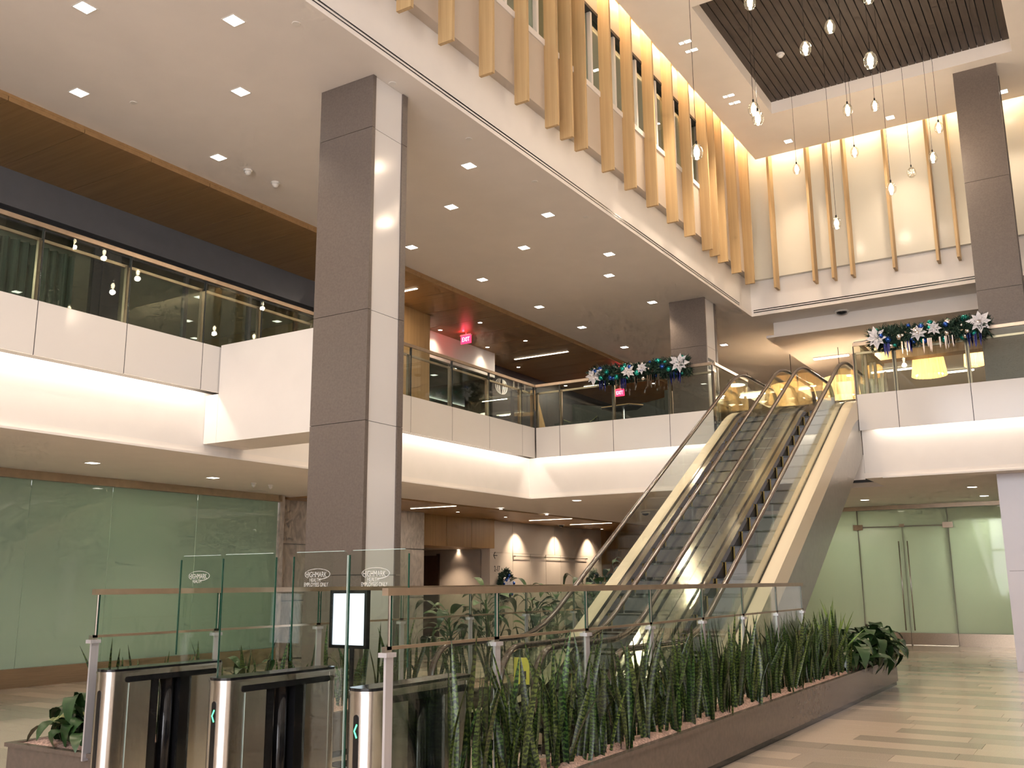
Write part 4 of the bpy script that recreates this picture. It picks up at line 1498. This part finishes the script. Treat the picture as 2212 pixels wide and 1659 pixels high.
for (u, v, w) in PEN:
    d = rt2 * ((u - CX) / FPX) - up2 * ((v - CY) / FPX) + fw
    P = CAM + d * (0.168 * FPX / w)
    if P.y > 19.1:
        P = at(u, v, y=19.05)
    inside = RX0 + 0.1 < P.x < RX1 - 0.1 and RY0 + 0.1 < P.y < RY1 - 0.1
    ztop = 11.82 if inside else Z4
    off = (u, v) == (1969, 372)
    t = thing('glass_pendant', PLAB.get((u, v), 'lit blown-glass pendant hanging on a thin cord in the atrium'), 'pendant lamp', tuple(P), None if (u, v) in PLAB else 'lit glass pendants')
    for nm, me in (('glass_bulb', bulb_me), ('filament', fil_off if off else fil_me), ('cap', cap_me)):
        o = bpy.data.objects.new(nm, me)
        COL.objects.link(o)
        o.parent = t
    MB().tube([(P.x, P.y, P.z + 0.15), (P.x, P.y, ztop)], 0.0035, 5).build('cord', black, t)
    if not off:
        lamp('POINT', 'pendant_lamp', (P.x, P.y, P.z - 0.14), 14, WARM, t, shadow_soft_size=0.06)


# ---- exit signs
def exit_sign(px0, px1, z, label):
    a, c = at(*px0, z=z), at(*px1, z=z)
    y0 = a.y
    x0, w, h = a.x, 0.30, 0.20
    t = thing('exit_sign', label, 'sign', (x0 + w / 2, y0, z), 'red exit signs')
    B(x0, x0 + w, y0 - 0.012, y0 + 0.012, z - h, z).build('panel', red_m, t)
    text_mesh('EXIT', 0.155, 'lettering', redl_m, t, plane_M((x0 + w / 2, y0 - 0.015, z - h / 2), (1, 0, 0), (0, 0, 1)), 0.001, sx=0.72)
    B(x0 - 0.01, x0 + w + 0.01, y0 - 0.03, y0 + 0.03, z, z + 0.03).build('mount', reveal, t)
    MB().tube([(x0 + w / 2, y0, z + 0.03), (x0 + w / 2, y0, 7.70)], 0.012, 6).build('stem', reveal, t)
    lamp('POINT', 'exit_glow', (x0 + w / 2, y0 - 0.12, z + 0.06), 2.2, (1, 0.02, 0.04), t, shadow_soft_size=0.03)
    return t


exit_sign((996, 727), (1013, 750), 7.62, 'red exit sign under the wooden ceiling near the big column')
exit_sign((1329, 843), (1345, 868), 7.35, 'red exit sign under the wooden ceiling behind the left garland')


# ---- detectors, sprinklers, cameras
def detector(p, label, group=None, r=0.06, mat=None, dome=False):
    t = thing('dome_camera' if dome else 'smoke_detector', label, 'camera' if dome else 'detector', tuple(p), group)
    MB().lathe([(r, 0.0), (r, -0.02), (r * 0.85, -0.03)], p, 18).build('base', reveal, t, True)
    MB().lathe([(r * 0.75, -0.03), (r * 0.72, -0.05), (r * 0.5, -0.075), (r * 0.1, -0.09)], p, 16).build('dome' if dome else 'sensor', black if dome else reveal, t, True)
    return t


for px in ((536, 367), (595, 394)):
    detector(at(*px, z=Z3), 'white smoke detector on the soffit near the big column', 'soffit detectors', 0.07)
for px in ((289, 222), (640, 51), (848, 180), (1210, 683), (1013, 300), (1155, 392), (1265, 469)):
    t = thing('sprinkler_cover', 'small flush white sprinkler cover in the soffit', 'sprinkler', tuple(at(*px, z=Z3)), 'soffit sprinkler covers')
    MB().lathe([(0.045, -0.006), (0.05, 0.0)], tuple(at(*px, z=Z3)), 16).build('plate', reveal, t)
detector(at(1686, 116, z=11.82), 'white smoke detector on the dark slatted ceiling recess', None, 0.08)
detector(at(1818, 672, z=Z3), 'black dome camera on the soffit above the escalator heads', None, 0.16, None, True)
detector(at(1394, 1107, z=3.5), 'dark dome camera on the low white ceiling behind the left escalator', None, 0.13, None, True)
detector(at(1212, 1133, z=3.47), 'white dome camera under the low wooden ceiling before the beige wall', None, 0.11, None, True)
for px in ((548, 1043), (585, 1047)):
    detector(at(*px, z=3.5), 'white detector on the low ceiling near the end of the green shop front', 'low ceiling detectors', 0.05)

# ---- emblem on the dark wall: ribbed globe and three serif letters
em = thing('wall_emblem', 'pale ribbed globe emblem with serif letters on the dark upper wall', 'sign', (-14.49, 23.2, 7.1))
emb = pm('emblem_grey', (0.66, 0.63, 0.58), 0.5)
gc = Vector((0, 22.78, 7.12))
for k in range(-3, 4):
    if k == 0:
        continue
    o_ = MB()
    N = 14
    for i in range(N):
        q = []
        for d in (0, 1):
            a = -PI / 2 * 0.94 + PI * 0.94 * (i + d) / N
            w = 0.024 * math.cos(a) ** 0.6 + 0.003
            ycen = k / 3 * 0.30 * math.cos(a) ** 0.9
            q.append((ycen - w, ycen + w, 0.21 * math.sin(a) * 1.08))
        o_.quad((-14.485, gc.y + q[0][0], gc.z + q[0][2]), (-14.485, gc.y + q[0][1], gc.z + q[0][2]), (-14.485, gc.y + q[1][1], gc.z + q[1][2]), (-14.485, gc.y + q[1][0], gc.z + q[1][2]))
    o_.build('globe_rib', emb, em)


def emb_box(name, *bx):
    m_ = MB()
    for (a, c, d, e) in bx:
        m_.box(-14.495, -14.485, a, c, d, e)
    return m_.build(name, emb, em)


zb_, zt_ = 7.13, 7.42
lt = [(23.40, 23.46), (23.72, 23.78), (24.06, 24.12)]
emb_box('letter', (23.44, 23.50, 7.17, zt_), (23.38, 23.56, zt_ - 0.02, zt_), (23.32, 23.47, 7.14, 7.17), (23.29, 23.34, 7.15, 7.20))
for yy in (23.66, 24.02):
    emb_box('letter', (yy + 0.03, yy + 0.09, zb_, zt_), (yy - 0.02, yy + 0.14, zt_ - 0.02, zt_), (yy - 0.02, yy + 0.26, zb_, zb_ + 0.02), (yy + 0.23, yy + 0.26, zb_, zb_ + 0.08))

# ---- wayfinding lettering on the beige wall
wf1 = thing('wall_lettering', 'dark numerals 2-17 under a left arrow on the beige wall', 'lettering', (-16.09, 24.95, 2.1))
MX = lambda y, z: plane_M((-16.093, y, z), (0, 1, 0), (0, 0, 1))
text_mesh('2-17', 0.24, 'numerals', text_m, wf1, MX(25.02, 2.02), 0.002, sx=0.75)
ar = MB().box(-16.096, -16.092, 24.85, 25.04, 2.415, 2.435)
for sg in (1, -1):
    ar.prism([(24.82, 2.425), (24.845, 2.425), (24.925, 2.425 + sg * 0.10), (24.90, 2.425 + sg * 0.105)], 'x', -16.096, -16.092)
ar.build('arrow', text_m, wf1)
wf2 = thing('wall_lettering', 'dark numerals 2 & 17-31 under a right arrow on the beige wall', 'lettering', (-16.09, 31.4, 2.1))
text_mesh('2 & 17-31', 0.24, 'numerals', text_m, wf2, MX(31.35, 2.02), 0.002, sx=0.75)
ar = MB().box(-16.096, -16.092, 31.72, 31.91, 2.415, 2.435)
for sg in (1, -1):
    ar.prism([(31.94, 2.425), (31.915, 2.425), (31.835, 2.425 + sg * 0.10), (31.86, 2.425 + sg * 0.105)], 'x', -16.096, -16.092)
ar.build('arrow', text_m, wf2)
# thin metal picture rail on the beige wall
t = thing('wall_rail', 'thin metal picture rail with small mounts on the beige wall', 'rail', (-16.05, 28.4, 2.42))
MB().tube([(-16.05, 25.95, 2.42), (-16.05, 30.9, 2.42)], 0.010, 6).build('bar', steel, t)
for yy in (25.97, 27.9, 29.4, 30.85):
    MB().tube([(-16.10, yy, 2.42), (-16.04, yy, 2.42)], 0.022, 8).build('mount', steel, t)


# ---- garlands and wreaths
def spray(mb, c, d, L, rr, w=0.008, n=9):
    """one fir tuft: needles round a twig"""
    d = d.normalized()
    ref = Vector((0, 0, 1)) if abs(d.z) < 0.8 else Vector((1, 0, 0))
    u = d.cross(ref).normalized()
    v = d.cross(u)
    for i in range(n):
        a = rr.uniform(0, 2 * PI)
        o = c + d * (L * rr.uniform(0.1, 0.8))
        q = (u * math.cos(a) + v * math.sin(a) + d * 0.9).normalized() * (L * 0.55)
        s = d.cross(q).normalized() * w
        mb.quad(o - s, o + s, o + q + s * 0.2, o + q - s * 0.2)


def flower(parent, c, nrm, r, rr):
    nrm = nrm.normalized()
    u = nrm.cross(Vector((0, 0, 1))).normalized()
    v = nrm.cross(u)
    for ring, k, sc in ((0, 8, 1.0), (1, 6, 0.62)):
        for i in range(k):
            a = 2 * PI * i / k + ring * 0.5 + rr.uniform(-0.15, 0.15)
            d = (u * math.cos(a) + v * math.sin(a))
            s = nrm.cross(d)
            R_ = r * sc * rr.uniform(0.85, 1.1)
            w = R_ * 0.24
            b0 = c + nrm * (0.01 + ring * 0.015)
            mb = MB()
            mid = b0 + d * (R_ * 0.5) + nrm * (0.02 + 0.015 * ring)
            mb.quad(b0, mid - s * w, b0 + d * R_ + nrm * (0.01 + 0.03 * ring), mid + s * w)
            mb.build('petal', petal_m, parent)
    for i in range(4):
        a = rr.uniform(0, 6.28)
        MB().ball(c + nrm * 0.04 + (u * math.cos(a) + v * math.sin(a)) * r * 0.10, r * 0.07, 6, 4).build('flower_bead', silver_b, parent, True)


def garland(label, x0, x1, yc, zc, seed):
    rr = random.Random(seed)
    t = thing('garland', label, 'garland', ((x0 + x1) / 2, yc, zc), 'decorated garlands on the balcony rails')
    mb = MB()
    n = int((x1 - x0) * 420)
    for k in range(n):
        u = k / n
        env = 0.85 + 0.15 * math.sin(u * 9)
        c = Vector((x0 + (x1 - x0) * u, yc, zc + 0.0))
        a = rr.uniform(0, 2 * PI)
        r0 = 0.06
        d = Vector((rr.uniform(-0.5, 0.5), math.cos(a), math.sin(a)))
        spray(mb, c + Vector((0, math.cos(a) * r0, math.sin(a) * r0)), d, rr.uniform(0.12, 0.21) * env, rr, 0.013, 7)
    g = mb.build('fir_branches', needle_m, t)
    g['kind'] = 'stuff'
    nb = int((x1 - x0) * 19)
    for k in range(nb):
        x = rr.uniform(x0 + 0.05, x1 - 0.05)
        a = rr.uniform(-0.5, 3.5)
        ry = 0.15
        c = Vector((x, yc - abs(math.sin(a)) * ry - 0.02, zc + math.cos(a) * 0.17))
        MB().ball(c, rr.choice((0.032, 0.04, 0.055, 0.062)), 12, 8).build('bauble', rr.choice((silver_b, silver_b, blue_b, teal_b, teal_b, blue_b)), t, True)
    for u, r, dz in ((0.06, 0.22, -0.02), (0.42, 0.16, -0.02), (0.56, 0.14, 0.02), (0.94, 0.22, 0.03)):
        flower(t, Vector((x0 + (x1 - x0) * u, yc - 0.17, zc + dz)), Vector((0.1, -1, 0.05)), r, rr)
    for u, mt in ((0.13, navy_b), (0.30, silver_b), (0.36, navy_b), (0.50, silver_b), (0.64, silver_b), (0.70, silver_b), (0.90, navy_b), (0.86, navy_b)):
        for j in range(4):
            x = x0 + (x1 - x0) * u + rr.uniform(-0.08, 0.08)
            L = rr.uniform(0.16, 0.30)
            zz = zc - 0.14
            MB().prism([(x - 0.014, zz), (x + 0.014, zz), (x + 0.012, zz - L * 0.7), (x, zz - L), (x - 0.012, zz - L * 0.6)], 'y', yc - 0.14, yc - 0.136 + rr.random() * 0.01).build('ribbon_tail' if mt is navy_b else 'icicle', mt, t)
    return t


a, c = at(1280, 815, y=18.80), at(1488, 790, y=18.80)
garland('fir garland with silver flowers and blue and teal baubles on the left balcony rail', a.x, c.x, 18.80, 6.09, 5)
a, c = at(1882, 735, y=18.80), at(2135, 700, y=18.80)
garland('fir garland with silver flowers and blue and teal baubles on the right balcony rail', a.x, c.x, 18.80, 6.11, 8)


def wreath(label, yc, zc, seed, fl):
    rr = random.Random(seed)
    t = thing('wreath', label, 'wreath', (-16.02, yc, zc))
    mb = MB()
    for k in range(420):
        a = rr.uniform(0, 2 * PI)
        R_ = rr.uniform(0.18, 0.36)
        c = Vector((-16.02, yc + 0.9 * R_ * math.cos(a), zc + R_ * math.sin(a) * 1.1))
        spray(mb, c, Vector((rr.uniform(0.2, 1), math.cos(a), math.sin(a))), 0.16, rr, 0.014, 5)
    mb.build('fir_branches', needle_m, t)['kind'] = 'stuff'
    for k in range(14):
        a = rr.uniform(0, 2 * PI)
        R_ = rr.uniform(0.18, 0.4)
        MB().ball((-15.88, yc + 0.9 * R_ * math.cos(a), zc + R_ * math.sin(a)), rr.choice((0.035, 0.05)), 10, 7).build('bauble', rr.choice((silver_b, blue_b, blue_b, teal_b)), t, True)
    if fl:
        flower(t, Vector((-15.86, yc - 0.05, zc - 0.05)), Vector((1, -0.3, 0)), 0.28, rr)
    return t


wreath('dark wreath with a white star flower below the 2-17 numerals', 25.32, 1.55, 4, True)
wreath('dark wreath with small silver baubles beside the leafy shrubs', 31.25, 1.55, 9, False)

# ---- upper floor furniture seen through the left balcony glass
t = thing('booth_sofa', 'high-backed curved grey booth sofa behind the left balcony glass', 'sofa', (-9.6, 21.0, Z2))
def curved(x0, x1, yb, bow, z0, z1, th, top=None):
    rs = []
    N = 12
    for i in range(N + 1):
        u = i / N
        x = x0 + (x1 - x0) * u
        y = yb + bow * (4 * u * (1 - u))
        zt = z1 + (0.12 * (2 * u - 1) ** 2)
        rs.append([(x, y, z0), (x, y + th, z0), (x, y + th, zt), (x, y, zt)])
    return MB().rings(rs)


curved(-11.2, -8.35, 20.9, 0.35, Z2 + 0.05, 5.86, 0.12).build('backrest', fabric, t)
curved(-11.0, -8.5, 20.45, 0.35, Z2 + 0.08, Z2 + 0.45, 0.5).build('seat', fabric, t)
B(-8.42, -8.32, 20.2, 21.0, Z2 + 0.05, 5.9).build('arm_panel', fabric, t)
B(-8.31, -8.29, 20.2, 21.0, Z2 + 0.05, 5.9).build('edge_strip', fin_m, t)
t = thing('booth_table', 'dark table with a pale wooden edge inside the booth', 'table', (-9.35, 20.1, Z2))
MB().prism([(-9.85, 19.85), (-9.1, 19.75), (-8.9, 20.05), (-9.2, 20.4), (-9.8, 20.35)], 'z', 5.55, 5.58).build('tabletop', charcoal, t)
MB().prism([(-9.86, 19.84), (-9.1, 19.735), (-8.885, 20.05), (-9.2, 20.41), (-9.81, 20.36)], 'z', 5.58, 5.60).build('table_edge', fin_m, t)
MB().tube([(-9.4, 20.1, Z2), (-9.4, 20.1, 5.55)], 0.04, 8).build('pedestal', steel, t)
MB().lathe([(0.25, 0), (0.25, 0.02), (0.05, 0.04)], (-9.4, 20.1, Z2), 16).build('foot', steel, t)
t = thing('lounge_chair', 'low dark lounge chair with a pale piped edge near the balcony corner', 'chair', (-10.5, 19.9, Z2))
curved(-10.95, -10.05, 20.0, 0.12, Z2 + 0.12, 5.30, 0.10).build('backrest', fabric, t)
B(-10.92, -10.08, 19.5, 20.0, Z2 + 0.2, Z2 + 0.42).build('seat', fabric, t)
for xx in (-10.85, -10.15):
    for yy in (19.55, 19.98):
        MB().tube([(xx, yy, Z2), (xx, yy, Z2 + 0.2)], 0.018, 6).build('leg', charcoal, t)
MB().tube([(-10.95 + 0.9 * i / 8, 20.0 + 0.12 * 4 * (i / 8) * (1 - i / 8), 5.31 + 0.12 * (2 * i / 8 - 1) ** 2) for i in range(9)], 0.01, 5).build('piping', leaf_pale, t)
a, c = at(1158, 846, y=19.6), at(1175, 922, y=19.4)
t = thing('timber_prop', 'slanting pale timber prop standing behind the balcony corner', 'post', (c.x, 19.4, Z2))
MB().prism([(a.x - 0.05, a.z), (a.x + 0.06, a.z), (c.x + 0.08, Z2), (c.x - 0.03, Z2)], 'y', 19.4, 19.5).build('post_board', fin_m, t)
# dark counter behind the right balcony glass
t = thing('service_counter', 'long dark counter behind the right balcony glass beside the column', 'counter', (1.5, 21.5, Z2))
B(-1.6, 4.5, 21.2, 21.9, Z2, 5.75).build('counter_body', charcoal, t)
B(-1.7, 4.6, 21.1, 22.0, 5.75, 5.80).build('counter_top', black, t)
# wood bulkhead behind the tray
struct('wall_bulkhead_upper', B(-4.6, 8, 24.6, 25.0, 6.95, 7.39), woodwall)
struct('wall_upper_right', B(-2.2, 8, 31.5, 31.7, Z2, 7.4), beige)
